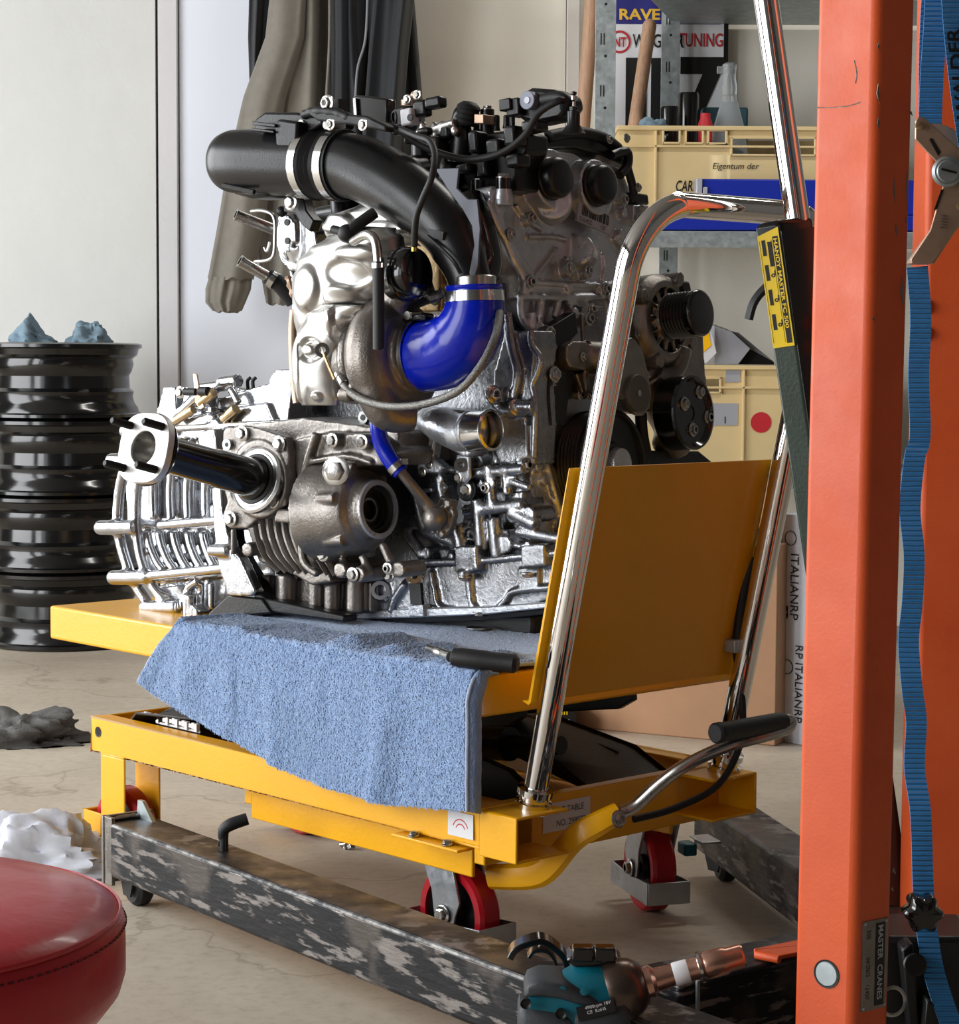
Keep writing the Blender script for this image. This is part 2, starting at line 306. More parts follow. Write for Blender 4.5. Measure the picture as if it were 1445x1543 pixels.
def cloth_lump(name, c, rx, ry, rz, seed, m, label, cat, amp=.3, n=40, peak=None):
    mb = MB(); vs = []; c = A(c)
    for i in range(n+1):
        for k in range(n):
            t = math.pi*i/n; a = 2*math.pi*k/n
            d = V3(math.sin(t)*math.cos(a), math.sin(t)*math.sin(a), math.cos(t))
            q = 1+amp*(mnoise.noise(Vector(d*1.7)+Vector((seed, 0, 0)))*1.6+(.35-abs(mnoise.noise(Vector(d*3.6)+Vector((seed, 3, 0)))))*1.1+mnoise.noise(Vector(d*9)+Vector((seed, 3, 0)))*.12)
            p = V3(d[0]*rx*q, d[1]*ry*q, max(d[2], 0)*rz*q)
            if peak: p[2] *= 1-.85*min(1, abs(p[0]-peak*rx)/(1.25*rx)); 
            vs.append(c+p)
    mb.add(vs, [(i*n+k, i*n+(k+1) % n, (i+1)*n+(k+1) % n, (i+1)*n+k) for i in range(n) for k in range(n)])
    return build(name, mb, m, label=label, cat=cat, angle=60)
top = .836
p = PY(42, 520, 5.86); cloth_lump('work_cloth', (p[0], 5.88, top), .062, .07, .062, 1, M['glove'], 'pointed blue-grey cloth on the left of the top rim', 'cloth', .25, peak=-.1)
p = PY(128, 520, 5.86); cloth_lump('work_cloth', (p[0], 5.9, top), .05, .07, .052, 5, M['glove'], 'rounded blue-grey cloth bundle on the right of the top rim', 'cloth', .3)
# ================================================================ clothes hanging on the wall
def drape(name, rows, y, dep, nf, seed, m, parent=None, amp=.018, label=None, cat=None, group=None):
    n = 90; mb = MB(); vs = []; rows2 = []
    for i in range(len(rows)-1):
        for k in range(10):
            t = k/10; rows2.append(tuple(rows[i][j]*(1-t)+rows[i+1][j]*t for j in range(3)))
    rows2.append(rows[-1])
    for ri, (py, xl, xr) in enumerate(rows2):
        a, b = PY(xl, py, y), PY(xr, py, y)
        for k in range(n):
            s = k/(n/2) if k < n/2 else 2-k/(n/2)
            front = k < n/2; x = a[0]+(b[0]-a[0])*s
            env = math.sin(math.pi*min(max(s, 0), 1))**.5
            fold = amp*(math.sin(nf*s*6.28+seed+ri*.02)+.6*math.sin(nf*1.7*s*6.28+seed*2-ri*.035)+.8*mnoise.noise(Vector((s*3, ri*.03, seed))))
            yy = y-(dep*env+fold*min(1, env*1.5)) if front else y+.01
            vs.append((x, yy, a[2]*(1-s)+b[2]*s+(.004*math.sin(s*20+seed) if ri == len(rows2)-1 else 0)))
    N = len(rows2)
    mb.add(vs, [(i*n+k, i*n+(k+1) % n, (i+1)*n+(k+1) % n, (i+1)*n+k) for i in range(N-1) for k in range(n)]+[tuple(range(n)), tuple(range(N*n-1, (N-1)*n-1, -1))])
    return build(name, mb, m, parent, label=label, cat=cat, group=group, angle=70)
HY = 6.26
h = thing('hanging_hoodie', PY(420, 480, HY), 'grey-brown hooded sweatshirt hanging on the wall above the black rims', 'jacket')
drape('body', [(-60, 405, 492), (60, 402, 494), (200, 385, 496), (330, 372, 492), (462, 398, 446)], HY, .07, 1.6, 1.0, M['hood'], h, .015)
drape('sleeve', [(-60, 404, 458), (60, 392, 452), (150, 360, 425), (260, 336, 405), (350, 322, 392), (425, 309, 378)], HY-.06, .055, .9, 2.1, M['hood'], h, .011)
drape('cuff', [(422, 311, 376), (440, 306, 374), (460, 306, 366), (474, 318, 360)], HY-.06, .042, 3, .5, M['hood'], h, .005)
drape('lining', [(-60, 368, 408), (60, 366, 400), (130, 369, 392), (190, 358, 380)], HY+.03, .03, 1.5, 4, M['navy'], h, .01)
build('hanging_cord', MB().tube([PY(488, -40, HY-.09), PY(489, 60, HY-.1), PY(486, 130, HY-.1), PY(484, 170, HY-.09)], .004, 8), M['hood'], h)
j = thing('hanging_jacket', PY(560, 330, HY), 'dark navy work jacket hanging behind the engine intake', 'jacket')
drape('body', [(-60, 488, 610), (40, 486, 620), (150, 490, 630), (240, 492, 642), (330, 492, 640)], HY-.01, .09, 2.6, 3.3, M['navy'], j, .028)
drape('sleeve', [(-60, 560, 622), (80, 548, 608), (200, 540, 600), (330, 536, 596)], HY-.1, .05, 1.5, .7, M['navy'], j, .016)
drape('front_panel', [(-60, 490, 545), (80, 492, 545), (220, 494, 540), (330, 496, 538)], HY-.07, .05, 1.2, 5.2, M['navy'], j, .016)
build('draw_cord', MB().tube([PY(546, -20, HY-.17), PY(543, 60, HY-.17), PY(531, 110, HY-.17), PY(528, 190, HY-.17)], .0035, 8), M['brown'], j)
# ================================================================ shelf, crates and what stands on them
SF = 5.93
def shx(px): return PY(px, 300, SF)[0]
sh = thing('storage_shelf', (.8, SF+.2, 0), 'galvanised steel shelf unit against the back wall behind the engine', 'shelf')
SZ = PY(1000, 345, SF-.15)[2]
def upright(xp, y, z0, z1):
    x = xp; mb = MB(); mb.box((x, y, (z0+z1)/2), .055, .003, z1-z0); mb.box((x+.026, y+.02, (z0+z1)/2), .003, .04, z1-z0)
    o = build('upright', mb, M['galv'], sh, bevel=.0008)
    hl = MB(); z = z0+.1
    while z < z1: hl.lathe((x, y-.002, z), Y3, [(.004, 0), (.004, .002)], 10); hl.box((x-.012, y-.002, z+.045), .003, .002, .03); hl.box((x-.004, y-.002, z+.045), .003, .002, .03); z += .137
    build('slot', hl, M['ink'], o, kind='stuff')
upright(PY(905, 100, SF-.14)[0], SF-.14, 0, 2.15); upright(PY(1003, 100, 6.33)[0], 6.33, 0, 2.0)
upright(1.73, SF-.14, 0, 2.15); upright(1.73, 6.33, 0, 2.0)
xr = 1.75; xl = PY(925, 300, SF-.12)[0]
b = MB(); b.prism([(xl, SF-.14, SZ-.004), (xr, SF-.14, SZ-.004), (xr, WY-.02, SZ-.004), (xl+.16, WY-.02, SZ-.004)], (0, 0, .004)); b.box(((xl+xr)/2, SF-.145, SZ-.022), xr-xl, .008, .044); build('shelf_board', b, M['galv'], sh, bevel=.001)
zt = PY(1000, -16, SF-.1)[2]
b = MB(); b.prism([(xl+.06, SF-.12, zt), (xr, SF-.12, zt), (xr, WY-.02, zt), (xl+.2, WY-.02, zt)], (0, 0, .004)); b.box(((xl+xr)/2+.02, SF-.12, zt+.0), xr-xl-.04, .006, .05); build('shelf_board', b, M['galv'], sh, bevel=.001)
CZ = PY(1100, 706, SF)[2]
b = MB(); b.prism([(xl, SF-.1, CZ-.004), (xr, SF-.1, CZ-.004), (xr, WY-.02, CZ-.004), (xl+.16, WY-.02, CZ-.004)], (0, 0, .004)); b.box(((xl+xr)/2, SF-.1, CZ-.022), xr-xl, .008, .04); build('shelf_board', b, M['galv'], sh, bevel=.001)
def crate(label, xl_, w, y, z0, z1, dep, holes, vr, hr):
    t = thing('storage_crate', (xl_+w/2, y+dep/2, z0), label, 'crate'); mb = MB(); th = .003
    xs = sorted({xl_, xl_+w}|{h_[0] for h_ in holes}|{h_[1] for h_ in holes}); zs = sorted({z0, z1}|{h_[2] for h_ in holes}|{h_[3] for h_ in holes})
    for i in range(len(xs)-1):
        for k in range(len(zs)-1):
            cx_, cz_ = (xs[i]+xs[i+1])/2, (zs[k]+zs[k+1])/2
            if any(h_[0] < cx_ < h_[1] and h_[2] < cz_ < h_[3] for h_ in holes): continue
            mb.box((cx_, y, cz_), xs[i+1]-xs[i], th, zs[k+1]-zs[k])
    for sx in (xl_, xl_+w): mb.box((sx, y+dep/2, (z0+z1)/2), th, dep, z1-z0)
    mb.box((xl_+w/2, y+dep, (z0+z1)/2), w, th, z1-z0); mb.box((xl_+w/2, y+dep/2, z0+.004), w, dep, .006)
    build('crate_wall', mb, M['beige'], t)
    rb = MB(); rb.box((xl_+w/2, y-.004, z1-.006), w+.014, .018, .012)
    for s_ in (0, 1): rb.box((xl_+w*s_, y+dep/2, z1-.006), .014, dep, .012)
    build('rim', rb, M['beige'], t, bevel=.002)
    for x in vr: build('rib', MB().box((x, y-.006, (z0+z1)/2-.006), .006, .011, z1-z0-.014), M['beige'], t, bevel=.001)
    for z in hr: build('rib', MB().box((xl_+w/2, y-.006, z), w, .011, .006), M['beige'], t, bevel=.001)
    for h_ in holes:
        r_ = MB(); pts = [(h_[0], h_[2]), (h_[1], h_[2]), (h_[1], h_[3]), (h_[0], h_[3])]
        for a_, b_ in ((0, 1), (1, 2), (2, 3), (3, 0)):
            (ax_, az), (bx_, bz) = pts[a_], pts[b_]; r_.box(((ax_+bx_)/2, y-.005, (az+bz)/2), abs(ax_-bx_)+.006, .01, abs(az-bz)+.006)
        build('hole_rim', r_, M['beige'], t, bevel=.0015)
    return t
def q(px, py, y=SF): p = PY(px, py, y); return p[0], p[2]
def hole(a, b, c, d, y=SF): return (q(a, b, y)[0], q(c, b, y)[0], q(a, d, y)[1], q(a, b, y)[1])
cr = crate('upper beige plastic crate printed with black lettering on the shelf', q(927, 200)[0], .66, SF, SZ, q(1000, 187)[1], .38,
      [hole(993, 193, 1018, 213), hole(1027, 193, 1053, 213), hole(1061, 193, 1088, 213), hole(1096, 204, 1222, 230)], [q(982, 200)[0]], [q(980, 218)[1]])
x, z = q(1067, 251); lettering('Eigentum der', (x, SF-.004, z), X3, Z3, .017, M['ink'], cr, shear=.2)
x, z = q(1012, 285); lettering('CARITAS', (x, SF-.004, z), X3, Z3, .03, M['ink'], cr, squeeze=.58, bold=.01, shear=.15)
lx = q(1030, 600)[0]-.1
cr2 = crate('lower beige plastic crate with a red dot sticker, behind the yellow plate', lx, .6, SF, CZ, q(1000, 547)[1], .38,
      [hole(1058, 566, 1083, 588)], [q(1118, 600)[0]], [q(1100, 580)[1]])
p = q(1145, 632); build('dot_sticker', MB().lathe((p[0], SF-.003, p[1]), Y3, [(.0285, 0), (.0285, .0012)], 36), M['redink'], cr2, label='round red sticker')
for (a_, b_, c_, d_) in ((1091, 552, 1113, 572), (1062, 604, 1110, 637)):
    p1, p2 = q(a_, b_), q(c_, d_); build('paper_label', MB().box(((p1[0]+p2[0])/2, SF-.003, (p1[1]+p2[1])/2), p2[0]-p1[0], .001, p1[1]-p2[1]), M['label'], cr2)
p = q(1087, 634); lettering('1', (p[0], SF-.0045, p[1]), X3, Z3, .02, M['ink'], cr2)
# things in the upper crate
def rod(name, pts, y, r, m, label, cat, n=16, cap=None):
    P = [PY(a_, b_, y_) for a_, b_, y_ in pts]; mb = MB(); mb.tube(P, r, n, sub=1); mb.ball(P[0], r, 10); return build(name, mb, m, label=label, cat=cat)
rod('broom_handle', [(888, -60, 6.2), (872, 190, 6.2), (858, 560, 6.15), (845, 900, 6.05)], 0, .021, M['wood'], 'long wooden broom handle leaning left of the shelf', 'handle')
rod('wooden_stick', [(971, 36, SF+.2), (950, 190, SF+.16), (938, 335, SF+.1)], 0, .0195, M['wood'], 'short round wooden handle standing up in the upper crate', 'handle')
def can(px, top, r, y, label, m):
    p = PY(px, top, y); mb = MB(); mb.lathe((p[0], y, SZ+.012), Z3, [(r*.9, 0), (r, .004), (r, p[2]-SZ-.02), (r*.93, p[2]-SZ-.012), (r*.6, p[2]-SZ-.012)], 28); build('spray_can', mb, M['gloss'], label=label, cat='can')
can(1003, 158, .027, SF+.12, 'shorter black can in the upper crate, left of the taller one', M['gloss']); can(1031, 137, .03, SF+.22, 'taller black can in the upper crate beside the spray bottle', M['gloss'])
bt = thing('spray_bottle', (PY(1092, 180, SF+.1)[0], SF+.1, SZ+.012), 'clear conical spray bottle standing in the upper crate', 'bottle')
bo = origin_of(bt); H_ = PY(1085, 140, SF+.1)[2]-bo[2]
build('bottle_body', MB().lathe(bo, Z3, [(.055, 0), (.058, .01), (.056, H_*.55), (.045, H_*.75), (.022, H_*.97), (.02, H_)], 32), M['clear'], bt)
nz_ = MB(); nz_.lathe(bo+Z3*H_, Z3, [(.02, 0), (.022, .02), (.017, .05), (.02, .085), (.012, .09)], 20); nz_.box(bo+Z3*(H_+.07)+V3(-.02, 0, 0), .03, .014, .02)
build('spray_head', nz_, M['clear'], bt, bevel=.002)
p = PY(1086, 160, SF+.26); build('teal_box', MB().box((p[0], SF+.28, (SZ+p[2])/2+.008), .13, .07, p[2]-SZ-.01), M['tealp'], label='teal plastic box behind the spray bottle in the crate', cat='box', bevel=.006)
p = PY(1056, 168, SF+.06); mb = MB(); mb.lathe((p[0], SF+.05, SZ+.012), Z3, [(.02, 0), (.02, p[2]-SZ-.04), (.014, p[2]-SZ-.025), (.014, p[2]-SZ-.012)], 20); build('red_bottle', mb, M['redink'], label='small red-capped bottle low in the upper crate', cat='bottle')
p = PY(985, 178, SF+.08); cloth_lump('blue_paper_towel', (p[0]-.01, SF+.1, p[2]-.03), .045, .04, .036, 9, M['glove'], 'crumpled pale blue paper left of the black cans', 'paper')
# blue bins before the crate
bb = thing('blue_bin', (1.1, SF-.09, SZ), 'blue plastic bin with grey end standing in front of the upper crate', 'bin')
pa, pb = PY(1046, 266, SF-.12), PY(1400, 318, SF-.12)
build('bin_body', MB().box(((pa[0]+pb[0])/2, SF-.085, (pa[2]+pb[2])/2), pb[0]-pa[0], .07, pa[2]-pb[2]), M['blue'], bb, bevel=.004)
build('end_cap', MB().box((pa[0]+.004, SF-.088, (pa[2]+pb[2])/2), .016, .08, pa[2]-pb[2]+.003), M['label'], bb, bevel=.002); p = PY(1058, 288, SF-.13)
build('handle_grip', MB().box((p[0], SF-.124, p[2]), .012, .006, .035), M['label'], bb, bevel=.002)
pa, pb = PY(958, 320, SF-.13), PY(1400, 343, SF-.13)
build('blue_tray', MB().box(((pa[0]+pb[0])/2, SF-.09, SZ+.002+(pa[2]-SZ)/2), pb[0]-pa[0], .075, pa[2]-SZ-.004), M['blue'], label='long flat blue tray on the shelf edge under the blue bin', cat='tray', bevel=.004)
# race sign behind
sg = thing('race_sign', PY(1000, 190, WY-.04), 'white number board with race lettering on the back wall', 'sign')
SY = WY-.035
def qs(px, py): p = PY(px, py, SY); return p[0], p[2]
pa, pb = qs(900, -40), qs(1088, 240); build('board', MB().box(((pa[0]+pb[0])/2, SY+.003, (pa[1]+pb[1])/2), pb[0]-pa[0], .006, pa[1]-pb[1]), mat('sign_white', (226, 228, 232), .4), sg)
pa, pb = qs(900, -40), qs(1078, 33); build('band', MB().box(((pa[0]+pb[0])/2, SY-.001, (pa[1]+pb[1])/2), pb[0]-pa[0], .002, pa[1]-pb[1]), M['navyink'], sg, label='dark blue band')
pa, pb = qs(1083, 26), qs(1089, 200); build('frame_edge', MB().box(((pa[0]+pb[0])/2, SY-.002, (pa[1]+pb[1])/2), pb[0]-pa[0], .012, pa[1]-pb[1]), M['black'], sg)
def lt(s, px, py, h, m, sq=1, bold=0, sh_=0): x_, z_ = qs(px, py); lettering(s, (x_, SY-.003, z_), X3, Z3, h, m, sg, squeeze=sq, bold=bold, shear=sh_)
lt('RAVE', 924, 27, .031, M['letter_gold'], 1.2, .03); lt('WAGNER', 946, 69, .04, M['ink'], .62, .01); lt('TUNING', 1014, 67, .04, M['redink'], .62, .01)
lt('1', 912, 182, .185, M['ink'], 1.2, .05); lt('1', 950, 182, .185, M['ink'], 1.2, .05); lt('7', 1018, 180, .185, M['ink'], .95, .05)
x_, z_ = qs(926, 61); build('logo_ring', MB().lathe((x_, SY-.003, z_), Y3, [(.027, 0), (.033, 0), (.033, .002), (.027, .002)], 36, closed=True), M['redink'], sg); lettering('NT', (x_-.018, SY-.004, z_-.014), X3, Z3, .028, M['redink'], sg, squeeze=.7, bold=.02)
# papers on the lower crate
pz = q(1000, 547)[1]
pt = [(1075, 545), (1073, 487), (1100, 496), (1128, 521), (1110, 545)]
fl = thing('grey_folder', PY(1115, 545, SF+.02), 'grey folded cardboard sleeve lying on the lower crate', 'folder')
build('cover', MB().prism([PY(a_, b_, SF+.02) for a_, b_ in pt], (0, .12, .01)), M['label'], fl, bevel=.001)
build('flap', MB().prism([PY(a_, b_, SF+.05) for a_, b_ in [(1100, 495), (1110, 497), (1163, 540), (1128, 522)]], (0, .1, 0)), M['brown'], fl, bevel=.001)
build('inner_sleeve', MB().prism([PY(a_, b_, SF+.06) for a_, b_ in [(1105, 545), (1128, 523), (1164, 541), (1164, 545)]], (0, .1, 0)), M['ink'], fl)
wc_ = thing('white_card', PY(1055, 545, SF+.0), 'white card with a yellow diamond on the lower crate', 'card')
build('card', MB().prism([PY(a_, b_, SF-.005) for a_, b_ in [(1022, 543), (1040, 500), (1066, 486), (1077, 528), (1062, 543)]], (0, .004, 0)), M['white'], wc_)
build('yellow_patch', MB().prism([PY(a_, b_, SF-.007) for a_, b_ in [(1036, 512), (1064, 492), (1069, 517), (1046, 537)]], (0, .002, 0)), M['yc'], wc_)
# ================================================================ cartons on the floor
c0 = PZ(862, 1094, 0); c1 = PZ(1172, 1120, 0); d = unit(c1-c0); nb = V3(-d[1], d[0], 0)
cb = thing('cardboard_box', (c0+c1)/2+nb*.15, 'large brown cardboard box on the floor behind the yellow plate', 'box')
build('box_body', MB().prism([c0, c1, c1+nb*.3, c0+nb*.3], (0, 0, .42)), M['carton'], cb, bevel=.003)
f_ = MB(); f_.prism([c1+Z3*.41-d*.16, c1+Z3*.41, c1+Z3*.56+nb*.02, c1+Z3*.53-d*.16+nb*.02], nb*.005); build('flap', f_, M['carton'], cb)
f_ = MB(); k_ = (c0+c1)/2; f_.prism([k_+Z3*.424-d*.012, k_+Z3*.424+d*.03, k_+Z3*.424+d*.03+nb*.3, k_+Z3*.424-d*.012+nb*.3], Z3*.001); build('tape', f_, M['label'], cb)
w0 = PZ(1163, 1110, 0); w1 = PZ(1235, 1122, 0); d2 = unit(w1-w0); nb2 = V3(-d2[1], d2[0], 0)
wb = thing('taped_carton', (w0+w1)/2+nb2*.05, 'tall white carton wrapped in printed tape beside the brown box', 'box')
zz = .48; sh2 = d2*.026
build('box_body', MB().prism([w0, w1+d2*.02, w1+d2*.02+Z3*zz, w0+sh2+Z3*zz], nb2*.1), M['paper'], wb, bevel=.002)
build('torn_edge', MB().tube([w0+sh2*.3+Z3*zz*.5+(-.002)*nb2, w0+sh2*.5+Z3*zz*.7-d2*.002, w0+sh2*.9+Z3*zz*.9, w0+sh2+Z3*zz*.99], .004, 6), M['carton'], wb, label='torn brown cardboard edge')
tw_ = -nb2*.002
for s_, off, z_, hh in (('ITALIANRP', .052, .40, .022), ('ITALIANRP', .018, .185, .02), ('RP ITALIANRP', .068, .21, .02), ('RP', .028, .29, .02)):
    lettering(s_, w0+d2*off+Z3*z_+tw_, -Z3, d2, hh, M['ink'], wb, squeeze=.95)
for off, z_ in ((.046, .16), (.03, .275), (.05, .43)):
    build('printed_ring', MB().lathe(w0+d2*off+Z3*z_+tw_, nb2, [(.014, 0), (.0155, 0), (.0155, .001), (.014, .001)], 28, closed=True), M['ink'], wb)
y0 = PZ(830, 1106, 0); yb = thing('black_carton', y0, 'small black box with pale yellow lettering under the table edge', 'box')
build('box_body', MB().box(y0+V3(0, .05, .03), .12, .1, .06), M['black'], yb, bevel=.002); q_ = y0+V3(.0, -.002, .044)
lettering('Premium', q_+V3(-.03, 0, 0), X3, Z3, .014, M['ylabel'], yb, bold=.02); lettering('NOCO', q_+V3(.02, 0, -.016), X3, Z3, .006, M['white'], yb)
# ================================================================ cloths and a nut on the floor
p = PZ(40, 1128, 0); cloth_lump('floor_rag', p+V3(0, .03, .0), .12, .08, .05, 12, M['rag'], 'dark grey crumpled rag on the floor by the rims', 'rag', .45, 56)
p = PZ(104, 1330, 0); cloth_lump('white_cloth', p+V3(-.035, .03, 0), .115, .055, .07, 23, M['paper'], 'white crumpled cloth on the floor behind the red stool', 'cloth', .45, 56)
p = PZ(530, 1281, 0); build('loose_bolt', MB().hexa(p+V3(0, 0, .001), unit((.5, -.6, .45)), .0065, .014).cyl(p+V3(0, 0, .008), p+V3(-.012, .012, .004), .004), M['steel'], label='small loose steel bolt lying alone on the concrete', cat='bolt')
# ================================================================ scissor lift table
TAX = (TU, TV, Z3)
lt_ = thing('lift_table', T(-.45, .25, 0), 'yellow scissor lift table on red wheels carrying the engine', 'lift table')
def tb(name, u0, u1, v0, v1, z0, z1, m='yellow', par=None, bev=.002, label=None):
    return build(name, MB().box(T((u0+u1)/2, (v0+v1)/2, (z0+z1)/2), u1-u0, v1-v0, z1-z0, TAX), M[m], par or lt_, bevel=bev, label=label)
LP, WPX, ZT = 1.007, .52, .4022
build('platform', MB().box(T(-LP/2, WPX/2, ZT-.0265), LP, WPX, .053, TAX), M['yellow'], lt_, bevel=.004, seg=3)
ZB = .2345
# base frame: two long channels with lipped edges, cross members
def channel(name, u0, u1, v0, w, z0, z1, t=.004, side=1):
    mb = MB(); mb.box(T((u0+u1)/2, v0+t/2*side, (z0+z1)/2), u1-u0, t, z1-z0, TAX)
    for z in (z0+t/2, z1-t/2): mb.box(T((u0+u1)/2, v0+w/2*side, z), u1-u0, w, t, TAX)
    return build(name, mb, M['yellow'], lt_, bevel=.0025)
channel('side_beam', -.909, -.006, .014, .035, ZB-.0543, ZB, side=1)
channel('side_beam', -.909, -.006, .484, .035, ZB-.0543, ZB, side=-1)
cb_ = tb('cross_beam', -.909, -.905, .016, .482, ZB-.054, ZB); tb('cross_beam', -.875, -.855, .02, .478, ZB-.05, ZB-.012)
build('bolt_hole', MB().lathe(T(-.889, .0138, ZB-.022), -TV, [(.0055, 0), (.0085, .0006), (.0085, -.001), (.0055, -.001)], 24, closed=True).lathe(T(-.889, .0139, ZB-.022), -TV, [(.0, .0003), (.0062, .0003)], 24), M['ink'], lt_)
tb('rear_cross_member', -.02, .0, .016, .482, ZB-.075, ZB)
tb('lower_rail', -.538, -.06, .05, .056, .128, .174); tb('lower_rail', -.538, -.06, .43, .436, .128, .174)
tb('rail_end', -.555, -.536, .05, .09, .148, .178)
tb('base_plate', -.60, -.05, .1, .4, .172, .178)
tb('inner_rail', -.87, -.03, .1, .13, ZB-.045, ZB-.02); tb('inner_rail', -.87, -.03, .37, .4, ZB-.045, ZB-.02)
# scissor arms (almost folded), rollers and the hydraulic cylinder
for v in (.135, .345):
    for s_, (ua, za, ub, zb) in enumerate(((-.9, .21, -.06, .345), (-.9, .345, -.06, .215))):
        vv = v+.02*s_; p0, p1 = T(ua, vv, za), T(ub, vv, zb); dd = unit(p1-p0); nn = np.cross(dd, TV)
        mb = MB(); L_ = np.linalg.norm(p1-p0); h2 = .027
        pr = [p0+nn*h2*.6, p0+dd*.04+nn*h2, p1-dd*.05+nn*h2, p1+nn*h2*.3, p1-nn*h2*.6, p1-dd*.03-nn*h2, p0+dd*.04-nn*h2, p0-nn*h2*.6]
        mb.prism(pr, TV*.012); build('scissor_arm', mb, M['black'], lt_, bevel=.0015)
build('scissor_axle', MB().cyl(T(-.06, .1, .2), T(-.06, .42, .2), .011), M['black'], lt_)
pl_ = MB(); pl_.prism([T(-.46, .40, .30), T(-.1, .40, .25), T(-.02, .40, .215), T(-.02, .24, .215), T(-.1, .24, .25), T(-.46, .24, .30)], Z3*.004)
build('scissor_cover', pl_, M['black'], lt_, bevel=.001)
build('hydraulic_cylinder', MB().cyl(T(-.62, .25, .22), T(-.2, .25, .26), .024).cyl(T(-.2, .25, .26), T(-.1, .25, .272), .013), M['black'], lt_)
mb = MB(); mb.prism([T(-.875, .05, .212), T(-.83, .045, .245), T(-.70, .06, .25), T(-.66, .13, .245), T(-.70, .21, .245), T(-.80, .2, .24)], Z3*.004)
mb.box(T(-.76, .12, .225), .16, .12, .03, TAX); build('roller_guard', mb, M['black'], lt_, bevel=.001)
mb = MB()
for k in range(18): mb.box(T(-.83+.0088*k, .058-.0002*k, .243+.0012*math.sin(k*2.1)), .0065, .002+.002*(k % 3), .006+.003*((k*7) % 3), TAX)
mb.box(T(-.755, .057, .236), .16, .002, .003, TAX); build('stamped_lettering', mb, M['white'], lt_, kind='stuff')
# fixed wheels in their yellow brackets (far end of the table)
def wheel(par, c, ax, r=.0635, w=.034, name='wheel'):
    c = A(c); wl = build(name, MB().lathe(c-ax*w/2, ax, [(r-.014, .0), (r-.004, .0), (r, .005), (r, w-.005), (r-.004, w), (r-.014, w)], 56, closed=True), M['red'], par)
    h_ = MB(); h_.lathe(c-ax*w*.42, ax, [(.008, 0), (.017, 0), (.019, .006), (r-.02, .008), (r-.013, .002), (r-.013, w*.84-.002), (r-.02, w*.84-.008), (.019, w*.84-.006), (.017, w*.84), (.008, w*.84)], 48, closed=True)
    build('hub', h_, M['black'], wl); return wl
for v in (.045, .4):
    br = MB(); u0_, u1_ = -.878, -.828
    br.box(T(-.846, v-.032, .1), .066, .004, .16, TAX); br.box(T(-.846, v+.032, .1), .066, .004, .16, TAX); br.box(T(-.846, v, .181), .066, .068, .004, TAX)
    br.prism([T(-.93, v-.034, .02), T(-.93, v-.034, .085), T(-.879, v-.034, .085), T(-.879, v-.034, .02)], TV*.004); br.prism([T(-.93, v-.034, .02), T(-.93, v+.034, .02), T(-.93, v+.034, .085), T(-.93, v-.034, .085)], TU*.004)
    build('wheel_bracket', br, M['yellow'], lt_, bevel=.002)
    wheel(lt_, T(-.86, v, .0635), TV); build('axle_nut', MB().hexa(T(-.86, v-.034, .0635), -TV, .009, .008), M['steel'], lt_)
# swivel casters with guards at the handle end
def caster(u, v, sw, sd=1):
    c = T(u, v, 0); f_ = unit(TU*math.cos(sw)+TV*math.sin(sw)); s_ = unit(-TU*math.sin(sw)+TV*math.cos(sw)); ax = (f_, s_, Z3)
    g = MB(); g.box(T(u, v, ZB-.063), .1, .085, .005, TAX); top_ = build('mounting_plate', g, M['yellow'], lt_, bevel=.001)
    for a_, b_ in ((-1, -1), (-1, 1), (1, -1), (1, 1)): inst('bolt', 'cbolt', lambda: MB().hexa(V3(0, 0, 0), Z3, .0055, .007), M['steel'], T(u+a_*.04, v+b_*.033, ZB-.0605), Z3, top_)
    fk = MB(); zt_ = ZB-.066; fk.lathe(c+Z3*(zt_-.014), Z3, [(.03, 0), (.034, .003), (.034, .007), (.026, .014)], 32)
    wc_ = c-f_*.028+Z3*.0635
    for k in (-1, 1):
        o_ = s_*k*.024; P = [c+f_*.03+Z3*(zt_-.012)+o_, c-f_*.034+Z3*(zt_-.012)+o_, wc_-f_*.03+Z3*.02+o_*1.0]
        n_ = 9
        for i in range(n_): a_ = math.pi+i*math.pi/(n_-1)*1.0; P.append(wc_+o_+.021*(f_*math.cos(a_)+Z3*math.sin(a_)))
        P.append(wc_+f_*.026+Z3*.03+o_); fk.prism(P, s_*k*.004)
    fk.box(c+Z3*(zt_-.014), .066, .052, .004, ax); fko = build('fork', fk, M['zinc'], lt_, bevel=.001)
    wheel(lt_, wc_, s_, w=.036)
    gd = MB(); a0, a1 = wc_-f_*.075, wc_+f_*.075
    for k in (-1, 1): gd.prism([a0+s_*k*.031-Z3*.038, a1+s_*k*.031-Z3*.038, a1+s_*k*.031+Z3*-.006, wc_+s_*k*.031+f_*.03-Z3*.008, wc_+s_*k*.031-Z3*.012, wc_-f_*.03+s_*k*.031-Z3*.008, a0+s_*k*.031-Z3*.006], s_*k*.0022)
    for e_ in (a0, a1): gd.prism([e_-s_*.031-Z3*.038, e_+s_*.031-Z3*.038, e_+s_*.031-Z3*.006, e_-s_*.031-Z3*.006], f_*.0022)
    build('wheel_guard', gd, M['zinc'], lt_, bevel=.0006)
    inst('axle_bolt', 'abolt', lambda: MB().hexa(V3(0, 0, 0), Z3, .009, .009), M['steel'], wc_-s_*.03*sd, -s_*sd, fko)
    s_ = s_*sd; br = MB(); br.box(wc_+s_*.05+f_*.02+Z3*.028, .03, .02, .018, ax); bo_ = build('brake_lever', br, M['teal'], lt_, bevel=.003); build('brake_pedal', MB().box(wc_+s_*.074+f_*.03+Z3*.042, .05, .03, .003, ax), M['zinc'], bo_, bevel=.001)
    return top_
caster(-.158, .092, math.pi, -1); caster(-.109, .456, -.456)
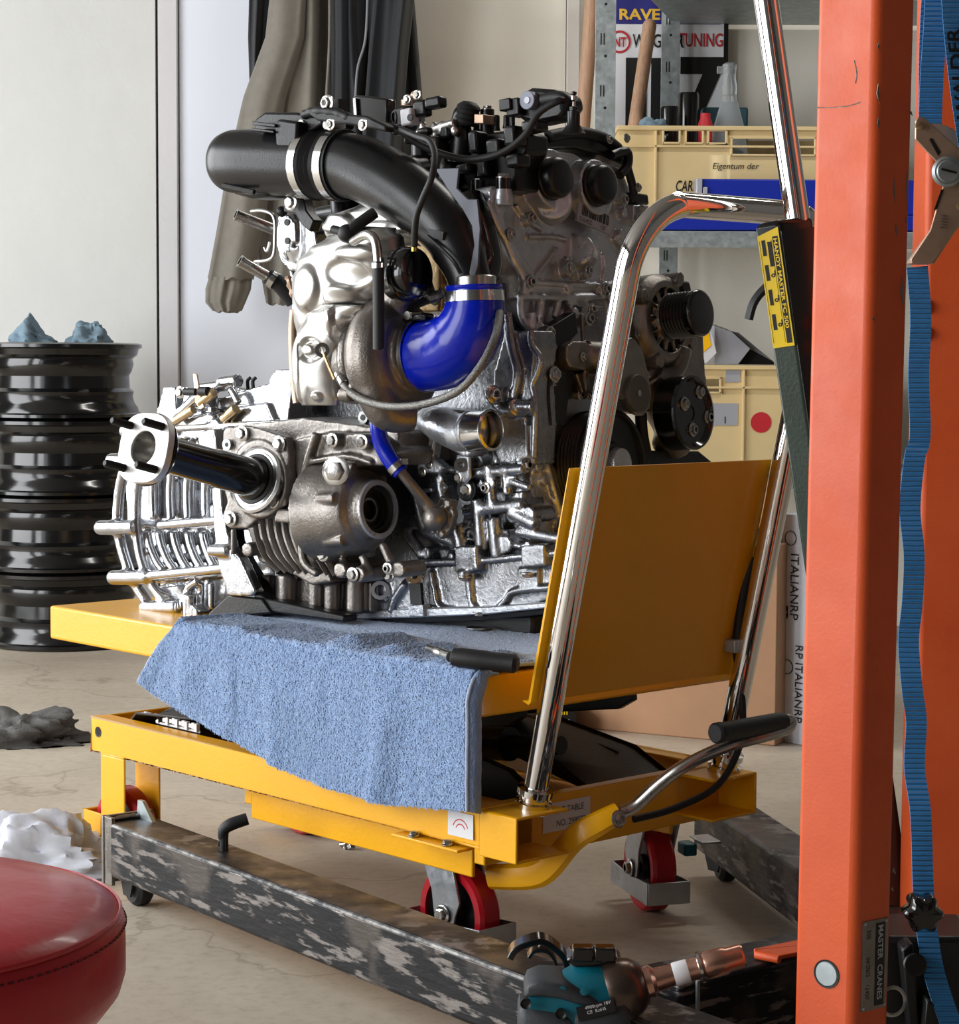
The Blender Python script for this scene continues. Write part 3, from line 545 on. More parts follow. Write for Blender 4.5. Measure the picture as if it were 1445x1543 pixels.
# handle sockets, chromed handle, plate
for v in (.055, .42):
    mb = MB(); v0, v1 = v-.045, v+.045
    mb.box(T(.032, v, .2305), .068, .09, .004, TAX); mb.box(T(.032, v, .176), .068, .09, .004, TAX); mb.box(T(.032, v+(-.045 if v < .2 else .045), .203), .068, .004, .058, TAX); mb.box(T(-.002, v, .203), .004, .09, .058, TAX)
    build('handle_socket', mb, M['yellow'], lt_, bevel=.0015)
HU = lambda z: .03+.232*(z-.229)
va, vb, zt_, rb_ = .07, .437, .985, .085
path = [T(HU(.228), va, .228), T(HU(.5), va, .5)]
hv = T(HU(1), 0, 1)-T(HU(0), 0, 0)
zc = zt_-rb_
path += [T(HU(z), va, z) for z in (.7, .86)]
for i in range(0, 10): a_ = math.pi-i*math.pi/18; z = zc+rb_*math.sin(a_); path.append(T(HU(z), va+rb_+rb_*math.cos(a_), z))
for i in range(0, 10): a_ = math.pi/2-i*math.pi/18; z = zc+rb_*math.sin(a_); path.append(T(HU(z), vb-rb_+rb_*math.cos(a_), z))
path += [T(HU(z), vb, z) for z in (.86, .7, .5, .228)]
build('push_handle', MB().tube(path, .0158, 28, sub=3), M['chrome'], lt_, angle=60)
for v in (va, vb):
    c_ = T(HU(.229), v, .229); ax_ = unit(hv)
    build('handle_collar', MB().lathe(c_, ax_, [(.0165, .0), (.023, 0), (.0235, .012), (.019, .014), (.019, .02), (.0235, .022), (.0235, .03), (.0165, .031)], 36, closed=True), M['chrome'], lt_)
    inst('bolt', 'cbolt2', lambda: MB().hexa(V3(0, 0, 0), Z3, .005, .006), M['steel'], c_+ax_*.017+TV*.022, TV, lt_)
tn = unit(np.cross(hv, TV)); off = -.021
mb = MB(); ps = [T(HU(.369)+off, .052, .369), T(HU(.369)+off, .435, .369), T(HU(.666)+off, .435, .666), T(HU(.666)+off, .052, .666)]; mb.prism(ps, tn*.002)
mb.prism([ps[0], ps[1], ps[1]-TU*.012, ps[0]-TU*.012], Z3*.002); build('back_plate', mb, M['yellow'], lt_, bevel=.0008)
# stickers
k0 = T(.0005, .12, .196); mb = MB().prism([T(.0003, .118, .186), T(.0003, .205, .186), T(.0003, .205, .224), T(.0003, .118, .224)], TU*.0006); st = build('type_label', mb, M['white'], lt_)
lettering('LIFT TABLE', T(.0012, .138, .209), TV, Z3, .0085, M['ink'], st, squeeze=.95); lettering('NO. 298073', T(.0012, .142, .192), TV, Z3, .0085, M['ink'], st, squeeze=.9)
p = T(-.038, .0132, .2); mb = MB().prism([T(-.066, .0134, .19), T(-.018, .0134, .19), T(-.018, .0134, .222), T(-.066, .0134, .222)], -TV*.0006); st = build('warning_sticker', mb, M['white'], lt_)
mb = MB()
for r0, r1 in ((.008, .0095), (.014, .0155)):
    mb.lathe(T(-.042, .0126, .198), TV, [(r0, 0), (r1, 0), (r1, .0004), (r0, .0004)], 20, closed=True, a0=-1.2, a1=1.2)
build('printed_mark', mb, M['redink'], st)
mb = MB(); mb.box(T(-.095, .022, .1755), .13, .05, .004, TAX); build('caster_bracket', mb, M['yellow'], lt_, bevel=.001)
for u in (-.125, -.06): inst('bolt', 'cbolt', None, None, T(u, .006, .178), Z3, lt_)
# foot pedal
arm = [T(-.08, .10, .118), T(.0, .115, .135), TUp(870, 1262, .06), TUp(905, 1240, .085), TUp(938, 1222, .1)]
mb = MB(); mb.tube(arm, [.017, .018, .017, .016, .014], 8, sub=6, flat=.55); build('pedal_arm', mb, M['yellow'], lt_, angle=30)
inst('bolt', 'pbolt', lambda: MB().hexa(V3(0, 0, 0), Z3, .008, .008), M['steel'], TUp(936, 1232, .108), unit(TU+.2*Z3), lt_)
GU = .2
g0, g1 = TUp(1078, 1102, GU), TUp(1188, 1081, GU)
lv = [TUp(940, 1222, .10), TUp(962, 1212, .11), TUp(1000, 1177, .135), TUp(1040, 1148, .16), TUp(1100, 1120, .185), TUp(1160, 1103, .2), TUp(1190, 1092, .203), TUp(1194, 1081, GU), TUp(1180, 1082, GU)]
build('pedal_lever', MB().tube(lv, .0082, 18, sub=6), M['steel'], lt_, angle=60)
gx = unit(g1-g0); build('pedal_grip', MB().lathe(g0+gx*.003, gx, [(.011, 0), (.0135, .003), (.0135, .012), (.0125, .014), (.0125, .128), (.011, .132), (.011, .135)], 28), M['rubber'], lt_)
# cable and hose
hp = [T(HU(.9)-.0, vb-.02, .9), TUp(1168, 690, .1), TUp(1150, 790, .085), TUp(1122, 880, .07), TUp(1112, 960, .06), TUp(1112, 985, .06), TUp(1122, 1060, .07), TUp(1118, 1120, .09), TUp(1085, 1180, .09), TUp(1020, 1215, .08), TUp(960, 1232, .07)]
build('hydraulic_cable', MB().tube(hp, .0048, 12, sub=8), M['rubber'], lt_, angle=60)
build('cable_sleeve', MB().tube([hp[0]+TV*.006, hp[1]+TV*.006, hp[2]+TV*.004, hp[3]+TV*.003, hp[4]+TV*.002], .0075, 12, sub=8), M['rubber'], lt_, angle=60)
p = TUp(1112, 968, .06); build('cable_clamp', MB().box(p, .02, .03, .018, TAX), M['galv'], lt_, bevel=.002)
# ================================================================ towel draped under the engine
hem_px = [(221, 1032), (240, 1052), (300, 1087), (400, 1142), (500, 1190), (600, 1213), (713, 1222)]
hb = [(lambda q_: ((q_-T0)@TU, q_[2]))(TVp(a_, b_, -.014)) for a_, b_ in hem_px]
NU, NT = 320, 200
u_l, u_r = hb[0][0], .002
TZ = ZT+.004
def hang(u):
    for i in range(len(hb)-1):
        if u <= hb[i+1][0]: t = (u-hb[i][0])/(hb[i+1][0]-hb[i][0]); return hb[i][1]*(1-t)+hb[i+1][1]*t
    return hb[-1][1]
def towel_pt(s, t):
    ub = u_l+(u_r-u_l)*s; zb = hang(ub); top_w = .33; L2 = TZ-zb; tot = top_w+L2; d_ = t*tot
    ut = -.655+(0-(-.655))*s if s < .5 else ub      # left edge leans: the top corner lies further in
    nz = mnoise.noise(Vector((s*7, t*3, 2)))
    wav = math.sin(s*23+nz*2.2+t*2.5)*.55+math.sin(s*41+nz*3+1.5)*.3+nz*.9
    uu = ub
    if d_ < top_w:                                   # on the platform
        v = top_w-d_; w = .15+max(0, 1-v/.12)*.85
        z = TZ+.0015+max(0, wav)*.008*w+.002*(nz+1)+(.014*math.exp(-((s-.62-.3*v)/.035)**2)+.012*math.exp(-((s-.74-.45*v)/.03)**2)+.010*math.exp(-((s-.9-.4*v)/.03)**2))*min(1, max(0, .14-v)/.05)*min(1, v/.02)
        P = T(uu+(max(0, .12-s)*.55)*(1-max(0, v-.0)/.33)*min(1, v/.05)*.0+.075*max(0, 1-s*6), v-.002, z)
    else:
        h = d_-top_w; k = min(1, h/.03)
        P = T(uu+.075*max(0, 1-s*6)*max(0, 1-h/max(L2, .01)), -.006-.008*k-.012*max(0, wav)*k*min(1, h/.08)-.004*k, TZ-h+.004*math.exp(-h/.01))
    f_ = mnoise.noise(Vector(P*420))*.0011+mnoise.noise(Vector(P*190))*.0012
    return P+(-TV*.7+Z3*.7)*f_
mb = MB(); mb.add([towel_pt(i/(NU-1), j/(NT-1)) for j in range(NT) for i in range(NU)], [(j*NU+i, j*NU+i+1, (j+1)*NU+i+1, (j+1)*NU+i) for j in range(NT-1) for i in range(NU-1)])
tw = build('towel', mb, M['towel'], label='light blue terry towel draped over the platform edge under the engine', cat='towel', solid=.004, angle=80)
ORG[tw.name] = A(tw.location)
hm = [towel_pt(0, j/40) for j in range(20, 41)]; mb = MB(); mb.tube(hm, .0028, 8, sub=2); build('hem', mb, M['hem'], tw, angle=70); mb = MB(); mb.tube([towel_pt(1, j/40)+TU*.002 for j in range(18, 41)], .0028, 8, sub=2); build('hem', mb, M['hem'], tw, angle=70)
mb = MB(); NQ = 24
pts = []
for j in range(NQ):
    t = .63+.37*j/(NQ-1); p_ = towel_pt(1, t)
    for i in range(6): s_ = i/5; pts.append(p_+TU*(.002+.004*math.sin(s_*3))+TV*(.022*s_)-Z3*.006*s_)
mb.add(pts, [(j*6+i, j*6+i+1, j*6+7+i, j*6+6+i) for j in range(NQ-1) for i in range(5)]); build('folded_edge', mb, M['towel'], tw, solid=.003, angle=70)
# terry loops: short curved tufts over the whole visible cloth
rng = np.random.default_rng(5); NP_ = 85000
G_ = np.array([towel_pt(i/159, j/99) for j in range(100) for i in range(160)]).reshape(100, 160, 3)
s_r, t_r = rng.random(NP_)*158.9, 45+rng.random(NP_)*53.9
i0, j0 = s_r.astype(int), t_r.astype(int); fs_, ft_ = (s_r-i0)[:, None], (t_r-j0)[:, None]
P_ = (G_[j0, i0]*(1-fs_)*(1-ft_)+G_[j0, i0+1]*fs_*(1-ft_)+G_[j0+1, i0]*(1-fs_)*ft_+G_[j0+1, i0+1]*fs_*ft_)
du = G_[j0, i0+1]-G_[j0, i0]; dv_ = G_[j0+1, i0]-G_[j0, i0]; nn_ = np.cross(du, dv_); nn_ /= np.linalg.norm(nn_, axis=1)[:, None]+1e-9
nn_ *= np.sign((nn_@(-TV*.7+Z3*.7)))[:, None]; rd = rng.normal(size=(NP_, 3)); rd -= nn_*(rd*nn_).sum(1)[:, None]; rd /= np.linalg.norm(rd, axis=1)[:, None]; rd[:, 2] -= .5
wd_ = np.cross(rd, nn_); wd_ /= np.linalg.norm(wd_, axis=1)[:, None]; ln_ = (.0026+.0022*rng.random(NP_))[:, None]; P_ = P_+nn_*.0018
a_ = P_-rd*ln_*.5; b_ = P_+nn_*.0018; c_ = P_+rd*ln_*.6+nn_*.0008; hw = wd_*.00055
vs_ = np.stack([a_-hw, a_+hw, b_-hw*1.3, b_+hw*1.3, c_-hw, c_+hw], 1).reshape(-1, 3); k6 = np.arange(NP_)*6
fs2 = np.stack([np.stack([k6, k6+1, k6+3, k6+2], 1), np.stack([k6+2, k6+3, k6+5, k6+4], 1)], 1).reshape(-1, 4)
me = bpy.data.meshes.new('pile'); me.vertices.add(len(vs_)); me.vertices.foreach_set('co', (vs_-A(tw.location)).ravel()); me.loops.add(fs2.size); me.loops.foreach_set('vertex_index', fs2.ravel().astype(np.int32)); me.polygons.add(len(fs2)); me.polygons.foreach_set('loop_start', (np.arange(len(fs2))*4).astype(np.int32)); me.update(calc_edges=True); me.materials.append(M['towel'])
po = bpy.data.objects.new('pile', me); COL.objects.link(po); po.parent = tw; po['kind'] = 'stuff'
# black-handled tool lying on the towel
hz = ZT+.022
ta, tb_ = PZ(682, 990, hz+.002), PZ(783, 1000, hz-.003)
tl = thing('screwdriver', (ta+tb_)/2-Z3*.01, 'stubby tool with black handle and steel tip lying on the towel edge', 'tool')
dx = unit(tb_-ta); l_ = np.linalg.norm(tb_-ta)
build('handle', MB().lathe(ta, dx, [(.006, 0), (.011, .003), (.0125, .012), (.0125, l_*.5), (.0115, l_*.62), (.012, l_*.95), (.008, l_)], 28), M['rubber'], tl)
ts = PZ(645, 977, hz+.004); dy = unit(ta-ts); L3 = np.linalg.norm(ta-ts); build('steel_tip', MB().lathe(ts, dy, [(.003, 0), (.0045, .003), (.0045, L3*.35), (.0062, L3*.4), (.0062, L3*.55), (.005, L3*.58), (.0062, L3*.7), (.0062, L3*.9), (.007, L3)], 18), M['steel'], tl)
# ================================================================ orange workshop crane
gc = thing('workshop_crane', V3(.37, 2.05, 0), 'orange workshop crane with bare steel legs, standing before the lift table', 'crane')
def beam(name, p0, p1, w, z0, z1, m, par, bev=.006, hollow=False):
    p0, p1 = A(p0, float), A(p1, float); p0[2] = p1[2] = 0; d_ = unit(p1-p0); s_ = V3(-d_[1], d_[0], 0)
    mb = MB(); mb.box((p0+p1)/2+Z3*(z0+z1)/2, np.linalg.norm(p1-p0), w, z1-z0, (d_, s_, Z3)); return build(name, mb, M[m], par, bevel=bev, seg=3), d_, s_
LG = unit(V3(.577, -.75, 0)); LS = V3(-LG[1], LG[0], 0)
nf = V3(-.545, 3.08, 0)                                # front top edge of the near leg, far end
wL = .075; c0_ = nf+LS*wL/2*1.0
LS = LS if LS[1] > 0 else -LS
c0_ = nf+LS*wL/2
ln, _, _ = beam('leg', c0_, c0_+LG*1.35, wL, .042, .122, 'steelbeam', gc)
build('polished_edge', MB().tube([nf+LG*t_+LS*.0036+Z3*(.1182+.0002*math.sin(t_*60)) for t_ in (.02, .3, .6, .9, 1.2, 1.34)], .0036, 8, sub=1), mat('scuffed_steel_edge', (60, 60, 62), .6, .4, rgb2=(140, 138, 135), vscale=38, thr=(.42, .6), rvar=.1), ln, label='bright scuffed edge')
mb = MB(); mb.box(c0_-LG*.004+Z3*.08, .006, wL+.004, .1, (LG, LS, Z3)); mb.box(c0_+LG*.006-LS*(wL/2-.003)+Z3*.08, .03, .006, .1, (LG, LS, Z3)); build('end_plate', mb, M['dcast'], ln, bevel=.001)
mb = MB(); mb.tube([c0_-LS*wL/2+LG*.004+Z3*.124, c0_+LG*.006+Z3*.126, c0_+LS*wL*.3+LG*.01+Z3*.125, c0_+LS*wL*.48+LG*.006+Z3*.13], .0035, 8, sub=5, wave=lambda i, n: 1+.3*math.sin(i*2.3)); build('weld_bead', mb, M['dcast'], ln)
mb = MB(); mb.prism([c0_+LS*wL*.2+LG*.0+Z3*.12, c0_+LS*wL*.2+LG*.05+Z3*.12, c0_+LS*wL*.2+LG*.018+Z3*.148, c0_+LS*wL*.2+LG*.004+Z3*.148], LS*.006); build('gusset', mb, M['galv'], ln)
def small_caster(c, r, par, ax=None):
    ax = ax if ax is not None else LS
    wh = build('caster_wheel', MB().lathe(c+Z3*r-ax*.014, ax, [(.006, 0), (r-.006, 0), (r, .006), (r, .022), (r-.006, .028), (.006, .028)], 32, closed=True), M['rubber'], par)
    mb = MB()
    for k in (-1, 1): mb.prism([c+ax*k*.018+Z3*(r-.01)-LG*.01, c+ax*k*.018+Z3*(r-.01)+LG*.01, c+ax*k*.018+Z3*.046+LG*.02, c+ax*k*.018+Z3*.046-LG*.02], ax*k*.003)
    build('caster_fork', mb, M['black'], wh)
small_caster(c0_+LG*.035, .026, gc)
lp_ = c0_+LG*.262+Z3*.118; lp_ = PZ(343, 1285, .122)
lv_ = build('locking_pin', MB().cyl(lp_-Z3*.03, lp_+Z3*.026, .006).box(lp_+Z3*.01, .014, .004, .03, (LG, LS, Z3)).tube([lp_-LG*.012+Z3*.004, lp_-LG*.008+Z3*.012, lp_+LG*.002+Z3*.016], .003, 8), M['black'], gc)
build('pin_grip', MB().tube([lp_+Z3*.016-LG*.002, lp_+Z3*.028, lp_+Z3*.036+V3(.01, 0, 0), lp_+Z3*.043+V3(.032, .004, 0)], [.007, .008, .009, .0085], 14), M['rubber'], lv_)
ff = V3(.335, 3.28, 0); FG = unit(V3(.105, -.54, 0)); FS = V3(FG[1], -FG[0], 0); FS = FS if FS[0] > 0 else -FS
lf, _, _ = beam('leg', ff+FS*wL/2, ff+FS*wL/2+FG*1.2, wL, .042, .122, 'steelbeam', gc)
small_caster(ff+FS*wL/2+FG*.05, .026, gc, FS)
bs = PZ(1032, 1478, .125); be = PZ(1225, 1432, .125); bd = unit(be-bs); bn = V3(-bd[1], bd[0], 0)
mb = MB(); mb.box((bs+be)/2+bn*.04+bd*.12+V3(0, 0, -.0)-Z3*.045, np.linalg.norm(be-bs)+.24, .08, .09, (bd, bn, Z3)); bt_ = build('base_tube', mb, M['steelbeam'], gc, bevel=.006, seg=3)
mb = MB(); mb.prism([bs-bn*.003+bd*.02, bs-bn*.003+bd*.024, bs-bn*.003+bd*.024-Z3*.085, bs-bn*.003+bd*.02-Z3*.085], -bn*.003); build('weld_bead', mb, M['galv'], bt_)
tp = PZ(1146, 1434, .13); mb = MB(); mb.prism([tp, tp+bd*.14, tp+bd*.14-bn*.045, tp-bn*.03+bd*.01], Z3*.005); mb.prism([tp, tp+bd*.14, tp+bd*.14+Z3*.004, tp+Z3*.006], bn*.004); mb.cyl(tp-bn*.03+bd*.008, tp, .005, n=10); build('foot_plate', mb, M['orange'], gc, bevel=.001)
# mast
MA = math.radians(33); mx = V3(math.cos(MA), math.sin(MA), 0); my = V3(-math.sin(MA), math.cos(MA), 0)
# front face (facing left of camera) and the darker right face
md = 2.04; pl0, pc0, pr0 = PY(1210, 1543, md), PY(1290, 1543, md), PY(1356, 1543, md)
pl1, pc1, pr1 = PY(1222, 0, md), PY(1313, 0, md), PY(1371, 0, md)
fw = .067; ang = math.acos(min(1, (pc0[0]-pl0[0])/fw)); fx = V3(math.cos(ang), -math.sin(ang), 0); sw_ = .052; a2 = math.acos(min(1, (pr0[0]-pc0[0])/sw_)); sx = V3(math.cos(a2), math.sin(a2), 0)
cor = V3(pc0[0], md, 0); lean = V3((pc1[0]-pc0[0])/(pc1[2]-pc0[2]), 0, 1)
sq = [cor, cor+sx*sw_, cor+sx*sw_-fx*fw, cor-fx*fw]
base_z = .05; cor_z = PY(1290, 1543, md)[2]
sq2 = [p_+lean*(base_z-cor_z) for p_ in sq]
mb = MB(); mb.prism(sq2, lean*2.25); mast = build('mast', mb, M['orange'], gc, bevel=.0075, seg=4)
def mast_front(px, py): n_ = np.cross(fx, lean); return hit(px, py, cor-lean*cor_z, n_)
def mast_side(px, py): n_ = np.cross(sx, lean); return hit(px, py, cor-lean*cor_z, n_)
fn = unit(np.cross(fx, lean)); fn = fn if fn[1] < 0 else -fn; sn = unit(np.cross(sx, lean)); sn = sn if sn[0] > 0 else -sn
p = mast_front(1253, 1462); b_ = build('plug', MB().lathe(p, fn, [(.0, .0012), (.0115, .0012), (.0125, .0), (.0125, -.002)], 36), M['galv'], mast, label='round steel plug'); build('plug_ring', MB().lathe(p, fn, [(.0125, .0006), (.0142, .0008), (.0142, -.001), (.0125, -.001)], 36, closed=True), M['ink'], mast)
pa, pb = mast_side(1304, 1391), mast_side(1341, 1517); h_ = pa[2]-pb[2]; wd2 = np.linalg.norm((mast_side(1341, 1391)-pa))
o0 = mast_side(1304, 1519); mb = MB().prism([o0, o0+sx*wd2, o0+sx*wd2+lean*h_, o0+lean*h_], sn*.0012); npl = build('name_plate', mb, M['dcast'], mast)
o1 = o0+sx*wd2*.52+lean*h_*.04+sn*.0014; build('plate_field', MB().prism([o1, o1+sx*wd2*.36, o1+sx*wd2*.36+lean*h_*.92, o1+lean*h_*.92], sn*.0003), M['ink'], npl)
lettering('MASTER  CRANES', o0+sx*wd2*.60+lean*h_*.94+sn*.002, -lean, sx, wd2*.2, M['label'], npl, squeeze=1.0, bold=.02)
for k, s_ in enumerate(('500', '04/2002', '12450')): lettering(s_, o0+sx*wd2*.16+lean*h_*(.9-.3*k)+sn*.0015, -lean, sx, wd2*.16, M['ink'], npl, squeeze=.8)
for a_, b_ in ((.08, .03), (.08, .97), (.92, .03), (.92, .97)): p_ = o0+sx*wd2*a_+lean*h_*b_; build('rivet', MB().lathe(p_, sn, [(.0012, .0012), (.0015, .002), (0, .0026)], 10), M['label'], npl)
# scratches and chips as thin paint scars
sc_ = MB()
for (x_, y_, l_, w_) in ((1316, 58, 12, 4), (1316, 120, 30, 5), (1317, 170, 20, 4), (1342, 260, 40, 3), (1345, 330, 20, 4), (1355, 410, 50, 6), (1312, 470, 8, 4), (1361, 250, 60, 4), (1360, 320, 10, 3), (1366, 160, 8, 4), (1352, 1300, 12, 5), (1350, 1330, 8, 4)):
    p_ = mast_side(x_, y_); sc_.prism([p_, p_+sx*w_/1600*.5-lean*l_/1600*.4, p_-lean*l_/1600+sx*w_/1600, p_-lean*l_/3200-sx*w_/3200], sn*.0004)
build('paint_chip', sc_, M['dcast'], mast, kind='stuff')
sc2 = MB(); sc2.tube([mast_front(1222, 157), mast_front(1255, 156), mast_front(1275, 153), mast_front(1290, 148)], .0006, 5, sub=3); sc2.tube([mast_front(1280, 85), mast_front(1284, 105), mast_front(1282, 120)], .0006, 5, sub=3); build('scratch', sc2, M['dcast'], mast)
# second orange member to the right
qy = 2.55; r0, r1 = PY(1386, 700, qy), PY(1480, 700, qy)
mb = MB(); mb.box((( r0[0]+r1[0])/2, qy+.04, 1.16), r1[0]-r0[0], .08, 2.2); bm_ = build('rear_post', mb, M['orange'], gc, bevel=.008, seg=3)
for y_ in (455, 495): p_ = PY(1390, y_, qy); build('bolt_head', MB().lathe(p_, -Y3, [(.009, .0), (.009, .003), (.006, .006)], 18), M['orange'], bm_)
# jack pump and its dark hardware at the bottom right
pj_ = V3(.415, 2.22, 0)
mb = MB(); mb.box(pj_+V3(.05, .02, .1), .12, .1, .2); mb.box(pj_+V3(.0, .0, .14), .03, .06, .26); build('pump_body', mb, M['black'], gc, bevel=.006)
mb = MB(); P0 = PY(1368, 1405, 2.15); mb.prism([PY(1366, 1425, 2.15), PY(1378, 1415, 2.15), PY(1384, 1417, 2.15), PY(1395, 1545, 2.15), PY(1382, 1560, 2.15)], (0, .03, 0)); mb.prism([PY(1405, 1500, 2.13), PY(1450, 1524, 2.13), PY(1450, 1560, 2.13), PY(1400, 1560, 2.13)], (0, .05, 0)); mb.cyl(PY(1386, 1447, 2.13), PY(1386, 1447, 2.2), .012); build('pump_bracket', mb, M['black'], gc, bevel=.003)
mb = MB(); cr_ = PY(1352, 1502, 2.12); mb.lathe(cr_, V3(.3, -1, .1), [(.0135, 0), (.016, .001), (.0135, .002), (.012, .001)], 30, closed=True); build('steel_ring', mb, M['steel'], gc)
kc = PY(1401, 1373, 2.12); mb = MB(); prof = []
for k in range(3):
    pass
n_ = 48; ring = lambda r_, y_: [kc+V3(r_*(1+.13*math.cos(6*2*math.pi*i/n_))*math.cos(2*math.pi*i/n_), y_, r_*(1+.13*math.cos(6*2*math.pi*i/n_))*math.sin(2*math.pi*i/n_)) for i in range(n_)]
vs = ring(.012, .03)+ring(.0175, .026)+ring(.018, .006)+ring(.014, 0)+ring(.004, -.001)
mb.add(vs, [(j*n_+i, j*n_+(i+1) % n_, (j+1)*n_+(i+1) % n_, (j+1)*n_+i) for j in range(4) for i in range(n_)]+[tuple(range(n_)), tuple(range(5*n_-1, 4*n_-1, -1))]); mb.cyl(kc+V3(0, .03, 0), kc+V3(0, .07, 0), .006); build('release_knob', mb, M['gloss'], gc, angle=50)
# ================================================================ blue ratchet strap
rs = thing('ratchet_strap', PY(1385, 1000, 2.2), 'blue webbing ratchet strap hanging down beside the orange mast', 'strap')
def rib(name, pts, w, y, par, wdir=X3): return build(name, MB().ribbon([PY(a_, b_, y_) for a_, b_, y_ in pts], wdir, w, .002, 8), M['strap'], par, angle=50)
rib('webbing', [(1378, 395, 2.2), (1384, 470, 2.2), (1382, 560, 2.2), (1385, 630, 2.2), (1384, 660, 2.205), (1377, 685, 2.2), (1371, 760, 2.2), (1378, 830, 2.19), (1376, 900, 2.2), (1371, 960, 2.2), (1377, 1030, 2.19), (1384, 1080, 2.2), (1382, 1150, 2.2), (1392, 1220, 2.18), (1397, 1330, 2.17), (1404, 1400, 2.16), (1418, 1470, 2.14), (1450, 1560, 2.12)], .0215, 2.2, rs)
rib('webbing', [(1404, -40, 2.2), (1401, 40, 2.19), (1397, 110, 2.19), (1395, 186, 2.2)], .0235, 2.2, rs)
rib('webbing', [(1388, -20, 2.21), (1385, 60, 2.21), (1385, 160, 2.21)], .01, 2.21, rs)
wb_ = rib('webbing', [(1427, -50, 2.17), (1434, 40, 2.17), (1445, 130, 2.17), (1458, 210, 2.18)], .026, 2.17, rs)
lettering('WALDER', PY(1456, 172, 2.167), unit(PY(1434, 0, 2.167)-PY(1456, 172, 2.167)), unit(V3(-1, 0, .0)), .014, M['ink'], wb_, squeeze=1.15, bold=.02)
ry = 2.17
rt = MB(); rt.prism([PY(a_, b_, ry) for a_, b_ in ((1373, 176), (1378, 168), (1387, 170), (1446, 222), (1460, 262), (1430, 275), (1405, 236), (1373, 203))], (0, .003, 0)); rt.prism([PY(a_, b_, ry+.028) for a_, b_ in ((1383, 176), (1390, 170), (1430, 186), (1462, 222), (1460, 262), (1430, 275), (1405, 236))], (0, .003, 0)); fr = build('ratchet_frame', rt, M['passiv'], rs, bevel=.001)
hd = MB(); hp_ = ((1408, 300), (1416, 272), (1462, 262), (1462, 320), (1440, 335), (1402, 388), (1370, 391), (1368, 384), (1397, 340))
hd.prism([PY(a_, b_, ry-.004) for a_, b_ in hp_], (0, .0025, 0)); hd.prism([PY(a_, b_, ry+.03) for a_, b_ in hp_], (0, .0025, 0)); hd.prism([PY(a_, b_, ry-.0005) for a_, b_ in ((1369, 390), (1372, 384), (1410, 330), (1442, 330), (1404, 390))], (0, .029, 0)); build('ratchet_handle', hd, M['passiv'], rs, bevel=.001)
hb_ = PY(1422, 251, ry-.007); sp = build('spindle', MB().lathe(hb_, -Y3, [(.015, -.004), (.0155, .0), (.013, .002), (.0115, .002), (.0105, .005), (0, .006)], 40), M['galv'], rs); build('slot', MB().box(hb_-Y3*.0075, .016, .002, .002, (unit(V3(1, 0, -.25)), Y3, unit(V3(.25, 0, 1)))), M['ink'], sp); build('axle', MB().cyl(hb_, hb_+Y3*.045, .006), M['steel'], sp)
cl_ = MB(); cs = PY(1417, 318, ry-.003)
for k in range(5): cl_.lathe(cs+V3(0, .002, -.003*k), unit(V3(.1, 0, 1)), [(.0045, -.0007), (.0055, 0), (.0045, .0007)], 14, closed=True)
build('spring', cl_, M['steel'], rs)
for a_, b_ in ((1378, 182), (1441, 303)): build('pin', MB().lathe(PY(a_, b_, ry-.001), -Y3, [(.004, 0), (.004, .003), (.002, .004)], 14), M['gold'], rs)
build('latch_slot', MB().prism([PY(a_, b_, ry-.0005) for a_, b_ in ((1394, 202), (1399, 201), (1412, 222), (1408, 228))], (0, .0004, 0)), M['ink'], rs)
build('latch_slot', MB().prism([PY(a_, b_, ry-.0046) for a_, b_ in ((1413, 278), (1417, 278), (1407, 308), (1402, 310))], (0, .0004, 0)), M['ink'], rs)
# ================================================================ green folding crane leaning behind the mast
gy = 2.62
def G(px, py, y=gy): return PY(px, py, y)
gl0, gl1 = G(1133, 338), G(1212, 850); gd = unit(gl0-gl1); gr = V3(1, .38, 0); gr = unit(gr-gd*(gr@gd)); gn = np.cross(gr, gd); gn = gn if gn[1] < 0 else -gn
g_ = thing('folding_crane', G(1296, 1390)*V3(1, 1, 0), 'dark green folding crane post with yellow instruction label, behind the orange mast', 'crane')
low = gl0-gd*((gl0[2]-.03)/gd[2])
sw = .026
mb = MB(); w1 = G(1166, 320)-G(1133, 338)
fw_ = .030; sd = unit(V3(.9, .45, 0)); sd = unit(sd-gd*(sd@gd)); fd = unit(V3(.86, -.35, 0)); fd = unit(fd-gd*(fd@gd))
mb.prism([low, low+fd*fw_, low+fd*fw_+sd*.05, low+sd*.05], gd*np.linalg.norm(gl0-low)); post = build('post', mb, M['green'], g_, bevel=.003)
tp_ = gl0
mb = MB(); mb.prism([tp_-gd*.02+(-fd)*.001, tp_-gd*.02+fd*(fw_+.001), tp_-gd*.02+fd*fw_+sd*.052, tp_-gd*.02+sd*.052], gd*.024); build('top_cap', mb, M['gloss'], g_, bevel=.006, seg=3)
mb = MB(); fnn = np.cross(fd, gd); fnn = fnn if fnn[1] < 0 else -fnn
snn = np.cross(sd, gd); snn = snn if snn[0] > 0 else -snn
pb_ = low+fd*fw_
mb.prism([pb_+snn*.001, pb_+sd*.05+snn*.001, pb_+sd*.05+gd*(np.linalg.norm(gl0-low)-.01)+snn*.001, pb_+gd*(np.linalg.norm(gl0-low)-.01)+snn*.001], snn*.002); build('side_plate', mb, M['gloss'], g_)
Lp_ = .137; l0 = gl0-gd*(.012+Lp_)+fd*.0015+fnn*.0012; lw = fw_-.003
lb = build('instruction_label', MB().prism([l0, l0+fd*lw, l0+fd*lw+gd*(Lp_+.008), l0+gd*Lp_], fnn*.0006), M['ylabel'], g_)
lo = l0+fnn*.0009
